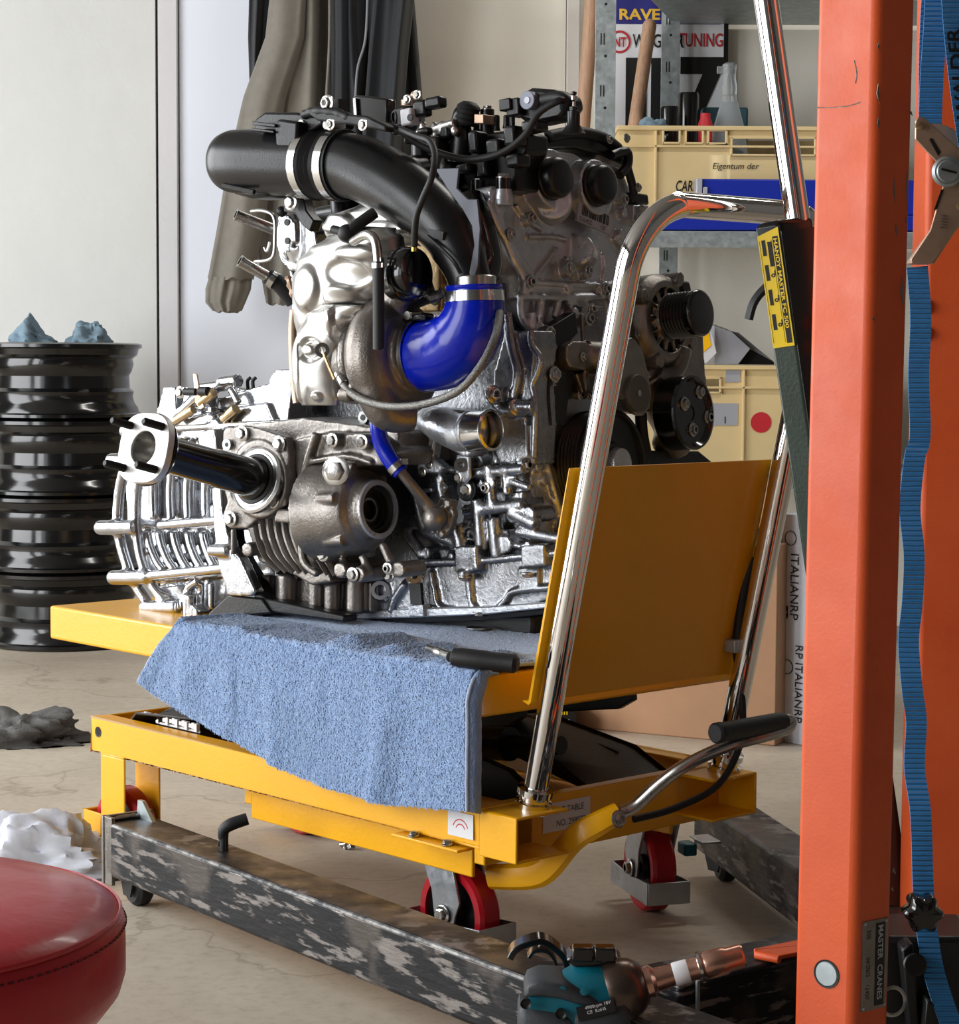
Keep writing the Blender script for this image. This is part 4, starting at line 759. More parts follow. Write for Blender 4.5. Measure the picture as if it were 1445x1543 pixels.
build('title_band', MB().prism([lo+fd*lw*.68+gd*.004, lo+fd*lw*.92+gd*.004, lo+fd*lw*.92+gd*Lp_*.98, lo+fd*lw*.68+gd*Lp_*.98], fnn*.0003), M['ink'], lb)
lettering('HANDY MASTER FC 500', lo+fd*lw*.72+gd*Lp_*.965+fnn*.0004, -gd, fd, lw*.17, M['ylabel'], lb, squeeze=1.62, bold=.02)
mb = MB(); 
for k in range(4):
    t_ = .1+.22*k; c_ = lo+fd*lw*.16+gd*Lp_*(.06+t_); mb.prism([c_, c_+fd*lw*.16, c_+fd*lw*.16+gd*Lp_*.14, c_+gd*Lp_*.14], fnn*.0003)
    if k < 3: c2_ = lo+fd*lw*.48+gd*Lp_*(.1+t_); mb.lathe(c2_, fnn, [(.0012, 0), (.0024, 0), (.0024, .0003), (.0012, .0003)], 16, closed=True); mb.prism([c2_+fd*.002, c2_+fd*.003, c2_+fd*.003+gd*.006, c2_+fd*.002+gd*.006], fnn*.0003)
c_ = lo+fd*lw*.42+gd*Lp_*.72; mb.prism([c_, c_+fd*lw*.2, c_+fd*lw*.2+gd*Lp_*.22, c_+gd*Lp_*.22], fnn*.0003)
build('pictogram', mb, M['ink'], lb)
mb = MB()
for a_, b_ in ((.06, .07), (.60, .61)): mb.prism([lo+fd*lw*a_+gd*.006, lo+fd*lw*b_+gd*.006, lo+fd*lw*b_+gd*Lp_*.96, lo+fd*lw*a_+gd*Lp_*.95], fnn*.0003)
build('label_rule', mb, M['ink'], lb)
rc0, rc1 = G(1194, 306, gy+.02), G(1142, -30, gy+.02); ra = unit(rc1-rc0); build('pump_handle', MB().cyl(rc0-ra*.05, rc1+ra*.15, .0152, n=36), M['chrome'], g_)
hk = [G(1152, 428, gy+.03), G(1140, 440, gy+.03), G(1131, 455, gy+.03), G(1125, 477, gy+.03)]; build('hook', MB().tube(hk, [.006, .0055, .0055, .0055], 4, sub=6, flat=1.3), M['rubber'], g_)
sc2 = MB(); sc2.tube([G(1188, 660), G(1196, 659), G(1206, 660)], .0006, 5, sub=3); build('scratch', sc2, M['label'], g_)
mb = MB(); ft = low*V3(1, 1, 0); mb.box(ft+V3(.03, .0, .02), .12, .12, .04); mb.box(ft+V3(.05, .1, .03), .06, .3, .05); build('foot', mb, M['black'], g_, bevel=.004)
# ================================================================ the engine with its gearbox
en = thing('engine', E0-e1*.35+e2*.1-Z3*.03, 'bare aluminium car engine with gearbox, turbo and blue silicone hose, standing on the lift table', 'engine')
EAX = (e1, e2, e3)
def W(a, b, c): return E0+a*e1+b*e2+c*e3
def pS(m, pts, b, d): return m.prism([ES(x, y, b) for x, y in pts], e2*d)
def pL(m, pts, a, d): return m.prism([EL(x, y, a) for x, y in pts], -e1*d)
def cS(m, x, y, b, r, l, r1=None): p = ES(x, y, b); return m.cyl(p, p+e2*l, R(r), R(r1) if r1 else None, 22)
def cL(m, x, y, a, r, l, r1=None): p = EL(x, y, a); return m.cyl(p-e1*l, p, R(r1) if r1 else R(r), R(r), 22)
def rS(m, pts, b, w): return m.tube([ES(x, y, b) for x, y in pts], R(w), 10, sub=4 if len(pts) > 2 else 1)
def rL(m, pts, a, w): return m.tube([EL(x, y, a) for x, y in pts], R(w), 10, sub=4 if len(pts) > 2 else 1)
def H(m, x0, x1, y0, b, r, y1=None): return m.cyl(ES(x0, y0, b), ES(x1, y0 if y1 is None else y1, b), R(r), n=18)   # boss lying along the crank
def B(m, a0, a1, b0, b1, c0, c1): return m.box(W((a0+a1)/2, (b0+b1)/2, (c0+c1)/2), a1-a0, b1-b0, c1-c0, EAX)
def hexbolt(P, ax, r, par=None, lab=None):
    return inst('bolt', 'ebolt', lambda: MB().hexa(V3(0, 0, 0), Z3, .008, .0075), M['steel'], P, ax, par or en, scale=r/.008*.9, spin=random.random())
def bS(x, y, b, r=8, par=None): return hexbolt(ES(x, y, b), -e2, R(r), par)
def bL(x, y, a, r=8, par=None): return hexbolt(EL(x, y, a), e1, R(r), par)
def cast(name, mb, m='cast', vox=.0027, sm=5, par=None): return build(name, mb, M[m], par or en, remesh=vox, smooth=sm)
rnd = random.Random(11)
# ---- gearbox: main body, far cover, bell housing
m = MB(); gb = -.085
body = [(196, 655), (232, 636), (262, 622), (300, 612), (345, 596), (400, 580), (430, 640), (418, 720), (395, 760), (402, 830), (420, 900), (396, 915), (330, 922), (262, 925), (236, 885), (205, 860), (186, 800), (182, 740), (192, 700)]
pS(m, [(x+6, y) for x, y in body], gb+.03, .2)
pS(m, [(212, 672), (300, 655), (400, 650), (400, 790), (330, 800), (206, 800), (202, 740)], gb+.02, .1)
pS(m, [(212, 806), (330, 796), (352, 872), (226, 884)], gb+.022, .1)
pS(m, [(236, 890), (340, 876), (400, 880), (400, 916), (330, 922), (262, 922)], gb+.026, .1)
rS(m, [(195, 664), (190, 700), (180, 745), (178, 800), (190, 850), (205, 885), (232, 925)], gb+.0, 10)
rS(m, [(222, 655), (214, 700), (206, 745), (206, 800), (214, 850), (232, 890), (262, 922)], gb-.004, 9)
for x, y, x1_, r in ((188, 655, 242, 12), (168, 700, 222, 13), (152, 801, 205, 13), (172, 876, 226, 13), (220, 921, 270, 12)): H(m, x, x1_, y, gb-.008, r, y-1); m.ball(ES(x, y, gb-.008), R(r), 10)
H(m, 240, 330, 797, gb-.006, 8, 788); H(m, 330, 400, 800, gb-.004, 8, 792); H(m, 228, 345, 873, gb-.008, 9, 860); H(m, 200, 420, 655, gb-.003, 6, 640)
for x in (236, 262, 288, 315, 345): rS(m, [(x, 668), (x-3, 700), (x-6, 745), (x-4, 788)], gb+.008, 8)
for x in (222, 240, 262, 284, 306, 330): rS(m, [(x, 806), (x+4, 826), (x+14, 850), (x+26, 866)], gb+.01, 8)
rS(m, [(240, 895), (256, 905), (268, 918)], gb+.0, 6); rS(m, [(300, 880), (286, 890), (280, 905), (278, 922)], gb, 7)
for x in (290, 304, 320): rS(m, [(x, 882), (x, 922)], gb+.008, 6.5)
cS(m, 290, 930, gb-.012, 14, .03); m.cyl(ES(290, 900, gb-.002), ES(290, 934, gb-.002), R(15), n=20)
# ribs and ears on top
pS(m, [(230, 640), (244, 588), (262, 588), (264, 630), (255, 648)], gb+.02, .03); pS(m, [(262, 590), (280, 594), (282, 640), (262, 640)], gb+.04, .03)
rS(m, [(262, 632), (276, 622), (292, 606), (300, 598)], gb+.01, 9); H(m, 282, 320, 607, gb+.02, 14); H(m, 330, 358, 582, gb+.03, 12, 578); H(m, 300, 345, 590, gb+.03, 10, 584)
rS(m, [(345, 590), (352, 600), (358, 612)], gb+.015, 7); rS(m, [(312, 600), (322, 590), (340, 580)], gb+.03, 8); pS(m, [(355, 588), (408, 592), (400, 640), (350, 640)], gb+.05, .05)
pS(m, [(262, 636), (330, 622), (400, 610), (420, 655), (262, 668)], gb+.012, .1)
cS(m, 322, 648, gb-.006, 14, .06); m.cyl(ES(322, 628, gb+.01), ES(322, 655, gb+.01), R(13), n=20)
gear = cast('gearbox_case', m, 'bright', .0026, 3)
m = MB(); pS(m, [(398, 640), (404, 572), (414, 560), (440, 560), (438, 590), (432, 640), (400, 652)], gb+.02, .04); pS(m, [(412, 562), (450, 556), (452, 600), (448, 640), (432, 640), (438, 590)], gb+.05, .03)
flange_a = 0; m2_ = MB(); pS(m2_, [(318, 740), (332, 735), (334, 770), (348, 830), (362, 845), (386, 895), (382, 902), (348, 902), (330, 862), (322, 800)], gb-.03, .02)
pS(m2_, [(296, 655), (322, 650), (326, 690), (300, 694)], gb-.03, .05); H(m2_, 318, 345, 834, gb-.03, 10); rS(m2_, [(346, 860), (352, 900)], gb-.02, 10)
cast('bell_housing_flange', m, 'bright', .0026, 2); cast('housing_edge', m2_, 'bright', .0026, 2)
m = MB(); pS(m, [(326, 735), (340, 740), (350, 820), (366, 850), (400, 905), (520, 930), (520, 940), (400, 925), (385, 905), (362, 850), (346, 830)], gb-.015, .03); pS(m, [(318, 925), (345, 900), (395, 905), (410, 928), (340, 936), (312, 934)], gb-.02, .08)
build('black_gap_strip', m, M['black'], en, bevel=.003)  # black strip put in for the gap beside the housing edge
m = MB(); H(m, 262, 290, 640, gb-.0, 7, 622); H(m, 300, 320, 612, gb, 8, 596); H(m, 336, 354, 636, gb, 9, 620); build('machined_boss', m, M['gold'], en, angle=50)
# bracket, sensor and bolts on the gearbox
m = MB(); pS(m, [(288, 567), (294, 568), (300, 600), (306, 618), (300, 622), (292, 612)], gb-.005, .003); br_ = build('cable_bracket', m, M['passiv'], en, bevel=.001)
m = MB(); H(m, 276, 294, 595, gb-.005, 6); H(m, 300, 312, 594, gb-.005, 8); build('rubber_bush', m, M['rubber'], br_); bS(270, 596, gb-.004, 8, br_); hexbolt(ES(320, 625, gb-.01), Z3, .009)
build('hose_elbow', MB().tube([ES(322, 622, gb), ES(335, 626, gb), ES(344, 640, gb)], R(4), 10), M['rubber'], en)
m = MB()
for x in (372, 380): m.tube([ES(x, 592, gb+.05), ES(x-1, 578, gb+.05), ES(x+3, 573, gb+.05)], R(3), 8)
build('wiring_clip', m, M['rubber'], en)
# ---- transfer case
tb_ = -.125; m = MB()
pS(m, [(334, 650), (372, 642), (455, 632), (520, 640), (600, 650), (606, 700), (560, 705), (500, 730), (480, 800), (500, 880), (470, 885), (440, 868), (390, 850), (372, 800), (340, 790)], tb_+.03, .11)
pS(m, [(430, 668), (482, 655), (560, 655), (600, 684), (590, 704), (545, 704), (500, 722), (468, 790), (452, 860), (440, 800), (428, 760)], tb_+.008, .08)

rS(m, [(475, 655), (462, 700), (452, 760), (455, 800), (458, 848), (480, 868)], tb_+.0, 7); rS(m, [(462, 700), (520, 690), (560, 700)], tb_+.002, 5); rS(m, [(452, 762), (510, 764), (530, 768)], tb_+.002, 4)
for x, y in ((500, 666), (545, 668), (468, 783), (488, 838), (540, 868), (512, 862), (600, 860), (462, 735)): cS(m, x, y, tb_-.006, 13, .05)
for x, y in ((520, 850), (560, 868), (590, 850)): rS(m, [(x, y), (x-14, y-30)], tb_+.01, 7)
for x in (400, 432, 478, 502, 536): m.cyl(ES(x, 868, tb_+.06), ES(x, 925, tb_+.06), R(17 if x < 470 else 13), n=20)
pS(m, [(384, 872), (560, 878), (560, 925), (420, 925)], tb_+.075, .08)
pS(m, [(416, 770), (440, 770), (436, 792), (412, 790)], tb_-.01, .05); rS(m, [(352, 800), (352, 840)], tb_+.01, 5); cS(m, 372, 832, tb_, 12, .05)
cast('transfer_case', m, 'dcast', .0027, 4)
for k in range(9):
    x = 384+11.5*k; build('cooling_fin', MB().tube([ES(x, 786, tb_+.004), ES(x+4, 812, tb_-.002), ES(x+16, 842, tb_+.0), ES(x+38-k, 864+k*.6, tb_+.006)], R(2.1), 6, sub=5, flat=2.4), M['dcast'], en)
m = MB(); pS(m, [(334, 655), (340, 648), (372, 645), (392, 650), (430, 662), (434, 690), (430, 765), (412, 775), (392, 782), (372, 800), (345, 800), (334, 784), (342, 760), (338, 745), (334, 700)], tb_-.008, .016)
m.lathe(ES(388, 725, tb_-.012), e2, [(.045, 0), (.057, 0), (.06, .01), (.06, .02), (.045, .02)], 40, closed=True)
bp_ = cast('bearing_flange', m, 'dcast', .0022, 3)
for x, y in ((364, 657), (420, 672), (412, 757), (348, 786)): bS(x, y, tb_-.012, 10, bp_)
m = MB(); cS(m, 340, 674, tb_-.014, 9, .008); build('spacer', m, M['mach'], bp_); m = MB(); cS(m, 340, 674, tb_-.0145, 4, .001); build('hole', m, M['ink'], bp_)
tax = unit(-e2+.235*Z3+.02*e1); tp0 = ES(386, 726, tb_-.018)
build('bearing_seal', MB().lathe(tp0-tax*.004, tax, [(.0, .0), (.0505, 0), (.0505, .008), (.047, .010), (.046, .006), (.041, .006), (.040, .009), (.036, .009), (.034, .006), (.0, .006)], 56), M['mach'], en)
build('seal_lip', MB().lathe(tp0, tax, [(.040, .002), (.0365, .0065), (.029, .008), (.0, .008)], 48), M['rubber'], en)
TL = .232
sh_ = build('output_shaft', MB().lathe(tp0, tax, [(.0, 0), (.032, 0), (.032, .012), (.0285, .016), (.0275, .09), (.026, .095), (.026, TL-.004), (.0242, TL-.004), (.0242, TL-.062), (.0, TL-.062)], 48), M['gloss'], en)
fc = tp0+tax*TL; fu = unit(Z3-tax*(Z3@tax)); fs = np.cross(tax, fu); fs = fs if fs@e1 > 0 else -fs
m = MB(); n_ = 56; outl = []
for k in range(n_):
    a_ = 2*math.pi*k/n_; r_ = .0505*(1+.05*math.cos(4*a_+math.pi)); outl.append(fu*r_*math.cos(a_)*1.03+fs*r_*math.sin(a_))
vs = []
for (off, s_) in ((-.012, 1.0), (0, 1.0)): vs += [fc+tax*off+o_*s_ for o_ in outl]
for off in (0, -.012): vs += [fc+tax*off+(fu*math.cos(2*math.pi*k/n_)+fs*math.sin(2*math.pi*k/n_))*.0235 for k in range(n_)]
m.add(vs, [(j*n_+k, j*n_+(k+1) % n_, ((j+1) % 4)*n_+(k+1) % n_, ((j+1) % 4)*n_+k) for j in range(4) for k in range(n_)])
fl_ = build('output_flange', m, mat('ground_flange_face', (205, 203, 200), .42, .75, .14, 60, bump=.0003, bscale=200), sh_, bevel=.0012)
m = MB(); m.lathe(fc-tax*.0125, -tax, [(.0505, 0), (.052, .002), (.05, .006), (.036, .009), (.03, .012), (.024, .012), (.024, 0)], 48, closed=True); build('flange_back', m, M['gloss'], fl_)
m = MB(); m.lathe(fc-tax*.003, -tax, [(.0236, 0), (.0225, .012), (.019, .03), (.006, .055), (.0, .055)], 40, cap=False); build('centre_bore', m, M['steel'], fl_)
for sx_, sy_ in ((-1, 1), (1, 1), (-1, -1), (1, -1)):
    p_ = fc+fs*.031*sx_+fu*.03*sy_; st_ = MB(); pr = [(.0, 0)]
    for k in range(16): pr += [(.0058, .0005+.0022*k), (.0051, .0016+.0022*k)]
    st_.lathe(p_, tax, pr+[(.0035, .037), (0, .037)], 14); build('stud', st_, M['black'], fl_)
# driveshaft output
do = ES(571, 769, -.105)
m = MB(); m.lathe(do, -e1, [(.034, .0), (.0415, .0), (.043, .003), (.043, .010), (.048, .018), (.058, .024), (.062, .034), (.066, .05), (.070, .075), (.072, .11), (.034, .11)], 56, closed=True)
for k in range(6): a_ = k*math.pi/3+.2; c_ = do-e1*.032+(e3*math.cos(a_)-e2*math.sin(a_))*.061; m.cyl(c_-e1*.03, c_+e1*.004, .009, n=14)
m.tube([do-e1*.03+e3*.075-e2*.0, do-e1*.06+e3*.088], .006, 8)
cast('output_housing', m, 'dcast', .002, 3)
build('output_ring', MB().lathe(do+e1*.001, -e1, [(.0345, .0), (.041, .0), (.0425, .002), (.0425, .006), (.0345, .008)], 56, closed=True), M['cast'], en)
build('oil_seal', MB().lathe(do-e1*.002, -e1, [(.0345, 0), (.033, .0), (.031, .004), (.028, .005), (.027, .012), (.024, .012), (.023, .018), (.018, .018), (.016, .03), (0, .03)], 48, cap=False), M['rubber'], en)
build('seal_spring', MB().lathe(do-e1*.018, -e1, [(.014, 0), (.0175, .0), (.0175, .002), (.014, .002)], 40, closed=True), M['steel'], en)
for x, y, r in ((500, 666, 9), (545, 668, 9), (468, 783, 9), (488, 838, 9), (533, 868, 9), (585, 858, 7)): bS(x, y, tb_-.008, r)
inst('drain_plug', 'plug', lambda: MB().hexa(V3(0, 0, 0), Z3, .0145, .011), M['steel'], ES(506, 712, tb_-.026), -e2+.3*e1, en)
m = MB(); m.tube([ES(440, 722, tb_+.005), ES(436, 738, tb_+.004), ES(432, 752, tb_+.005)], R(2.2), 6, flat=2); build('paint_mark', m, M['redink'], en, label='smear of red marking paint')
# ---- cylinder block
m = MB(); B(m, -.43, -.02, .012, .26, .03, .47); B(m, -.47, -.40, .02, .26, .02, .36)
pS(m, [(606, 690), (650, 660), (700, 690), (795, 700), (800, 820), (700, 845), (610, 860)], .028, .06)
pS(m, [(757, 500), (800, 497), (806, 520), (800, 560), (806, 640), (803, 700), (740, 700), (735, 640), (742, 560)], -.003, .05)
rS(m, [(797, 497), (799, 520), (812, 540), (806, 565), (800, 580), (805, 610), (804, 690)], -.014, 6)
rS(m, [(760, 470), (768, 520), (778, 560), (772, 600)], -.01, 8); rS(m, [(735, 600), (760, 620), (800, 615)], -.012, 9); H(m, 770, 804, 612, -.02, 11); H(m, 735, 760, 594, -.02, 12)
pS(m, [(745, 630), (790, 622), (795, 690), (752, 700), (738, 668)], -.008, .03)
# ribs and jackets across the lower block
for x0_, y0_, x1_, y1_, w in ((690, 716, 790, 706, 9), (735, 700, 742, 760, 9), (760, 700, 765, 745, 8), (700, 770, 790, 760, 10), (720, 752, 728, 830, 12), (690, 790, 700, 845, 12), (745, 780, 752, 840, 13), (640, 800, 690, 820, 9), (770, 770, 810, 790, 12), (660, 720, 670, 760, 8), (625, 745, 640, 800, 9), (770, 725, 800, 735, 7), (640, 700, 700, 712, 6), (780, 800, 850, 812, 9), (610, 800, 640, 840, 10)):
    rS(m, [(x0_, y0_), (x1_, y1_)], -.012, w)
for x, y, r in ((702, 738, 14), (640, 664, 12), (694, 702, 12), (660, 722, 9), (622, 790, 10), (646, 792, 12), (640, 835, 11), (760, 820, 14), (795, 775, 13), (736, 728, 11), (680, 820, 9), (715, 800, 10)): cS(m, x, y, -.018, r, .05)
for k in range(16): x, y = rnd.uniform(620, 795), rnd.uniform(705, 845); (cS(m, x, y, -.012, rnd.uniform(5, 9), .04) if k % 2 else rS(m, [(x, y), (x+rnd.uniform(-30, 30), y+rnd.uniform(-16, 22))], -.01, rnd.uniform(3.5, 6)))
for x, y, w_, h_ in ((668, 742, 20, 26), (748, 728, 24, 18), (778, 752, 18, 22), (735, 805, 20, 26), (672, 835, 22, 14), (775, 825, 22, 20), (632, 772, 14, 20)): pS(m, [(x-w_/2, y-h_/2), (x+w_/2, y-h_/2-2), (x+w_/2+3, y+h_/2), (x-w_/2+2, y+h_/2+2)], -.004, .05)
cast('cylinder_block', m, 'bcast', .0026, 2)
m = MB(); pS(m, [(620, 655), (640, 648), (655, 660), (650, 690), (668, 705), (660, 715), (628, 712)], -.03, .02); pS(m, [(686, 685), (706, 686), (708, 720), (700, 730), (684, 722)], -.03, .006); build('eye_bracket', m, M['cast'], en, bevel=.003)
for x, y in ((641, 664), (694, 701)): m = MB(); m.pipe(ES(x, y, -.036), ES(x, y, -.028), R(11), R(5)); build('lifting_eye', m, M['mach'], en)
for x, y, b_, r in ((702, 738, -.02, 9), (731, 735, -.02, 7), (646, 700, -.03, 6), (690, 720, -.03, 6), (622, 868, -.02, 6), (636, 712, -.03, 6)): bS(x, y, b_, r)
bolts_ = [(776, 613, -.022, 10), (742, 594, -.034, 11)]
for x, y, b_, r in bolts_: hexbolt(ES(x, y, b_), unit(e1-.3*e2), R(r))
m = MB(); cS(m, 545, 631, -.07, 10, .01); e_ = build('spacer_ring', m, M['mach'], en); m = MB(); cS(m, 545, 631, -.0705, 5, .001); build('hole', m, M['ink'], e_)
# ---- ladder frame and sump
m = MB(); pS(m, [(622, 855), (715, 848), (790, 840), (862, 832), (866, 880), (835, 900), (790, 915), (735, 925), (622, 930)], -.012, .2)
rS(m, [(622, 852), (660, 848), (715, 846), (790, 838), (862, 830)], -.022, 6); rS(m, [(650, 862), (656, 890), (668, 918), (735, 924), (762, 905), (778, 890), (862, 882)], -.018, 5); rS(m, [(707, 852), (712, 905), (720, 918)], -.014, 7)
pS(m, [(684, 824), (718, 822), (720, 860), (686, 864)], -.034, .03); pS(m, [(784, 822), (820, 818), (822, 852), (786, 856)], -.034, .03); pS(m, [(780, 856), (812, 853), (812, 888), (782, 892)], -.02, .03); rS(m, [(700, 860), (702, 872)], -.03, 11)
pS(m, [(538, 872), (622, 862), (624, 922), (538, 926)], -.03, .1); cS(m, 574, 891, -.036, 17, .03); rS(m, [(590, 925), (596, 905), (612, 880)], -.034, 6)
cast('sump_casting', m, 'bcast', .0026, 3)
m = MB(); m.pipe(ES(574, 891, -.044), ES(574, 891, -.03), R(15), R(9)); m.cyl(ES(574, 891, -.034), ES(574, 891, -.03), R(10)); build('oil_gallery_plug', m, M['cast'], en)
m = MB(); pS(m, [(514, 927), (622, 918), (735, 914), (836, 906), (838, 914), (735, 926), (622, 932), (514, 936)], -.036, .2); build('sump_flange', m, M['cast'], en, bevel=.002)
m = MB(); pS(m, [(518, 934), (730, 926), (846, 914), (846, 922), (730, 935), (525, 942)], -.025, .2); build('gasket_plate', m, M['gloss'], en, bevel=.001)
m = MB(); B(m, -.25, .0, .01, .2, -.032, .0); build('oil_pan', m, M['black'], en, bevel=.006)
for x, y in ((620, 862),): m = MB(); m.pipe(ES(625, 868, -.044), ES(625, 868, -.036), R(13), R(6)); build('eyelet', m, M['gold'], en)
m = MB(); pS(m, [(617, 880), (634, 880), (637, 912), (620, 912)], -.04, .006); build('rubber_strip', m, M['rubber'], en); m = MB(); pS(m, [(616, 914), (638, 912), (640, 930), (618, 930)], -.042, .02); build('clamp_block', m, M['cast'], en, bevel=.001)
for x, y in ((702, 868), (796, 862), (725, 921), (520, 920)): hexbolt(ES(x, y, -.03), -Z3+.001*e1, R(9))
hexbolt(ES(720, 945, -.02), -Z3, R(13)); bS(595, 862, -.05, 8); bS(588, 868, -.05, 9)
m = MB(); m.lathe(ES(702, 738, -.017), e2, [(.0, 0), (.017, 0), (.017, .01), (0, .01)], 28); build('rubber_grommet', m, M['rubber'], en)
# ---- water pipe, outlets, hoses low down
m = MB(); wo = ES(690, 652, -.07); m.tube([ES(640, 632, -.05), ES(662, 640, -.06), wo, wo+e1*.02], [R(20), R(27), R(29), R(29)], 24, sub=4); m.lathe(wo+e1*.018, e1, [(.0, 0), (.029, 0), (.029, .006), (0, .006)], 32); pS(m, [(640, 614), (742, 622), (740, 660), (700, 690), (650, 664), (632, 640)], -.045, .04); cast('water_outlet', m, 'cast', .0024, 3)
m = MB(); m.lathe(wo+e1*.022, e1, [(.0245, 0), (.0275, 0), (.0275, .03), (.0288, .033), (.0288, .036), (.0255, .038), (.0245, .036)], 48, closed=True); build('outlet_neck', m, M['mach'], en)
m = MB(); m.lathe(wo+e1*.03, -e1, [(.0245, 0), (.018, .0), (.017, -.004), (.012, 0), (0, .002)], 40, cap=False); build('thermostat', m, M['steel'], en)
bh = [ES(567, 622, -.13), ES(568, 645, -.13), ES(575, 672, -.125), ES(590, 697, -.12), ES(604, 713, -.115)]
build('coolant_hose', MB().tube(bh, [R(11.5), R(12.5), R(13.5), R(13.5), R(13)], 24), M['silicone'], en, label='short blue silicone hose', angle=60)
hd_ = unit(bh[4]-bh[3]); build('hose_clamp', MB().lathe(bh[3]+hd_*.006, hd_, [(.0125, 0), (.0138, .0), (.0138, .009), (.0125, .009)], 32, closed=True).box(bh[3]+hd_*.01+V3(.012, -.004, .008), .008, .01, .008), M['steel'], en)
build('hose_clamp', MB().lathe(bh[0], unit(bh[1]-bh[0]), [(.0105, -.004), (.012, .0), (.012, .006), (.0105, .006)], 32, closed=True), M['steel'], en)
build('metal_pipe', MB().tube([bh[4]-hd_*.01, ES(622, 735, -.10), ES(640, 757, -.08), ES(652, 772, -.07)], [R(8), R(8), R(9), R(13)], 18), M['dcast'], en)
m = MB(); m.ball(ES(655, 782, -.07), R(20), 16); pS(m, [(662, 748), (676, 752), (684, 775), (678, 800), (664, 814), (654, 800), (656, 765)], -.055, .012); cS(m, 672, 760, -.06, 7, .02); cS(m, 664, 806, -.06, 6, .02); cast('pipe_flange', m, 'dcast', .002, 3)
# ---- cylinder head
m = MB(); B(m, -.42, -.03, .0, .30, .45, .585); B(m, -.40, -.05, -.02, .1, .47, .56)
cast('cylinder_head', m, 'cast', .004, 3)
m = MB(); pS(m, [(452, 350), (600, 335), (660, 380), (660, 470), (560, 480), (470, 470)], -.03, .04); cast('exhaust_manifold', m, 'gold', .004, 5)
# ---- timing cover
m = MB()
up = [(723, 300), (743, 289), (768, 289), (788, 278), (797, 252), (813, 231), (832, 225), (860, 230), (880, 242), (906, 240), (932, 253), (946, 286), (962, 313), (966, 345), (962, 400), (958, 447), (776, 449), (775, 412), (759, 386), (745, 359), (730, 333)]
pL(m, up, 0, .035)
lo_ = [(776, 449), (958, 447), (955, 560), (900, 640), (860, 700), (858, 820), (842, 826), (806, 820), (792, 800), (796, 700), (806, 640), (800, 575), (808, 540), (798, 500), (780, 470)]
pL(m, lo_, -.006, .03)
rL(m, [(727, 305), (742, 335), (757, 362), (768, 388), (782, 412), (786, 440)], .006, 8); rL(m, [(738, 300), (758, 352), (772, 380), (790, 402), (798, 420)], .008, 6)
rL(m, [(778, 447), (860, 447), (956, 443)], .006, 6); rL(m, [(796, 425), (836, 372)], .005, 4); rL(m, [(792, 356), (830, 356), (850, 360)], .006, 4); rL(m, [(790, 424), (900, 428), (950, 420)], .006, 4.5); rL(m, [(796, 436), (900, 440), (950, 434)], .003, 3); rL(m, [(812, 455), (808, 480)], .004, 7); rL(m, [(838, 452), (832, 478)], .004, 6); rL(m, [(772, 308), (790, 330), (812, 345)], .005, 4); rL(m, [(920, 355), (938, 380), (942, 415)], .005, 5); rL(m, [(850, 455), (905, 462)], .004, 4); rL(m, [(918, 450), (925, 500), (915, 545)], .002, 6)
rL(m, [(780, 455), (784, 480), (800, 500), (812, 478)], .004, 6); rL(m, [(796, 470), (800, 500)], .006, 8); rL(m, [(905, 380), (908, 400), (904, 420)], .004, 3); rL(m, [(820, 500), (870, 470), (905, 465)], .004, 3)
cL(m, 829, 268, .028, 47, .06); cL(m, 896, 280, .028, 45, .06); m.cyl(EL(824, 305, .0), EL(828, 300, .026), R(36), R(30), 26); m.cyl(EL(884, 300, .0), EL(892, 290, .016), R(38), R(30), 26)
m.cyl(EL(893, 396, .0), EL(893, 396, 0)+e1*.001, R(8), n=12); m.lathe(EL(884, 388, -.002), unit(EL(838, 352, .034)-EL(884, 388, -.002)), [(.0, -.01), (.014, 0), (.021, .02), (.024, .046), (.022, .05), (0, .05)], 26)
for x, y, r in ((796, 328, 11), (765, 353, 12), (754, 315, 9), (795, 424, 11), (909, 433, 11), (856, 403, 13), (884, 407, 12), (857, 432, 8), (934, 350, 8), (938, 318, 8), (867, 262, 8), (888, 245, 8), (808, 266, 8), (935, 298, 9), (742, 292, 13), (770, 278, 9), (822, 500, 12), (884, 478, 12), (866, 470, 9)): cL(m, x, y, .014, r, .03)
# lower cover: oil pump bulge
pL(m, [(800, 700), (828, 690), (846, 720), (850, 770), (842, 810), (820, 815), (800, 790)], .008, .03); rL(m, [(822, 700), (834, 740), (846, 780)], .012, 7); m.ball(EL(822, 770, .0), R(26), 14, .6, .8, 1, EAX)
for x, y, r in ((794, 697, 10), (814, 700, 12), (822, 722, 9), (795, 775, 12), (845, 790, 10), (822, 698, 7)): cL(m, x, y, .016, r, .03)
rL(m, [(812, 640), (812, 695)], .004, 8); pL(m, [(806, 640), (836, 640), (834, 690), (808, 692)], .002, .02)
cast('timing_cover', m, 'cast', .0024, 3)
for x, y, a_, r in ((796, 328, .016, 8), (765, 353, .016, 8), (795, 424, .016, 8), (909, 433, .016, 8), (854, 402, .016, 9), (882, 406, .016, 8), (808, 266, .016, 6), (888, 245, .016, 6), (935, 298, .016, 8), (822, 500, .016, 9), (884, 478, .016, 9), (888, 464, .016, 7), (792, 700, .018, 9), (795, 776, .018, 9), (848, 790, .018, 9), (776, 613, -.0, 1), (834, 563, .02, 9), (801, 614, .002, 10)): bL(x, y, a_, r)
hexbolt(EL(850, 390, .02), Z3, R(7))
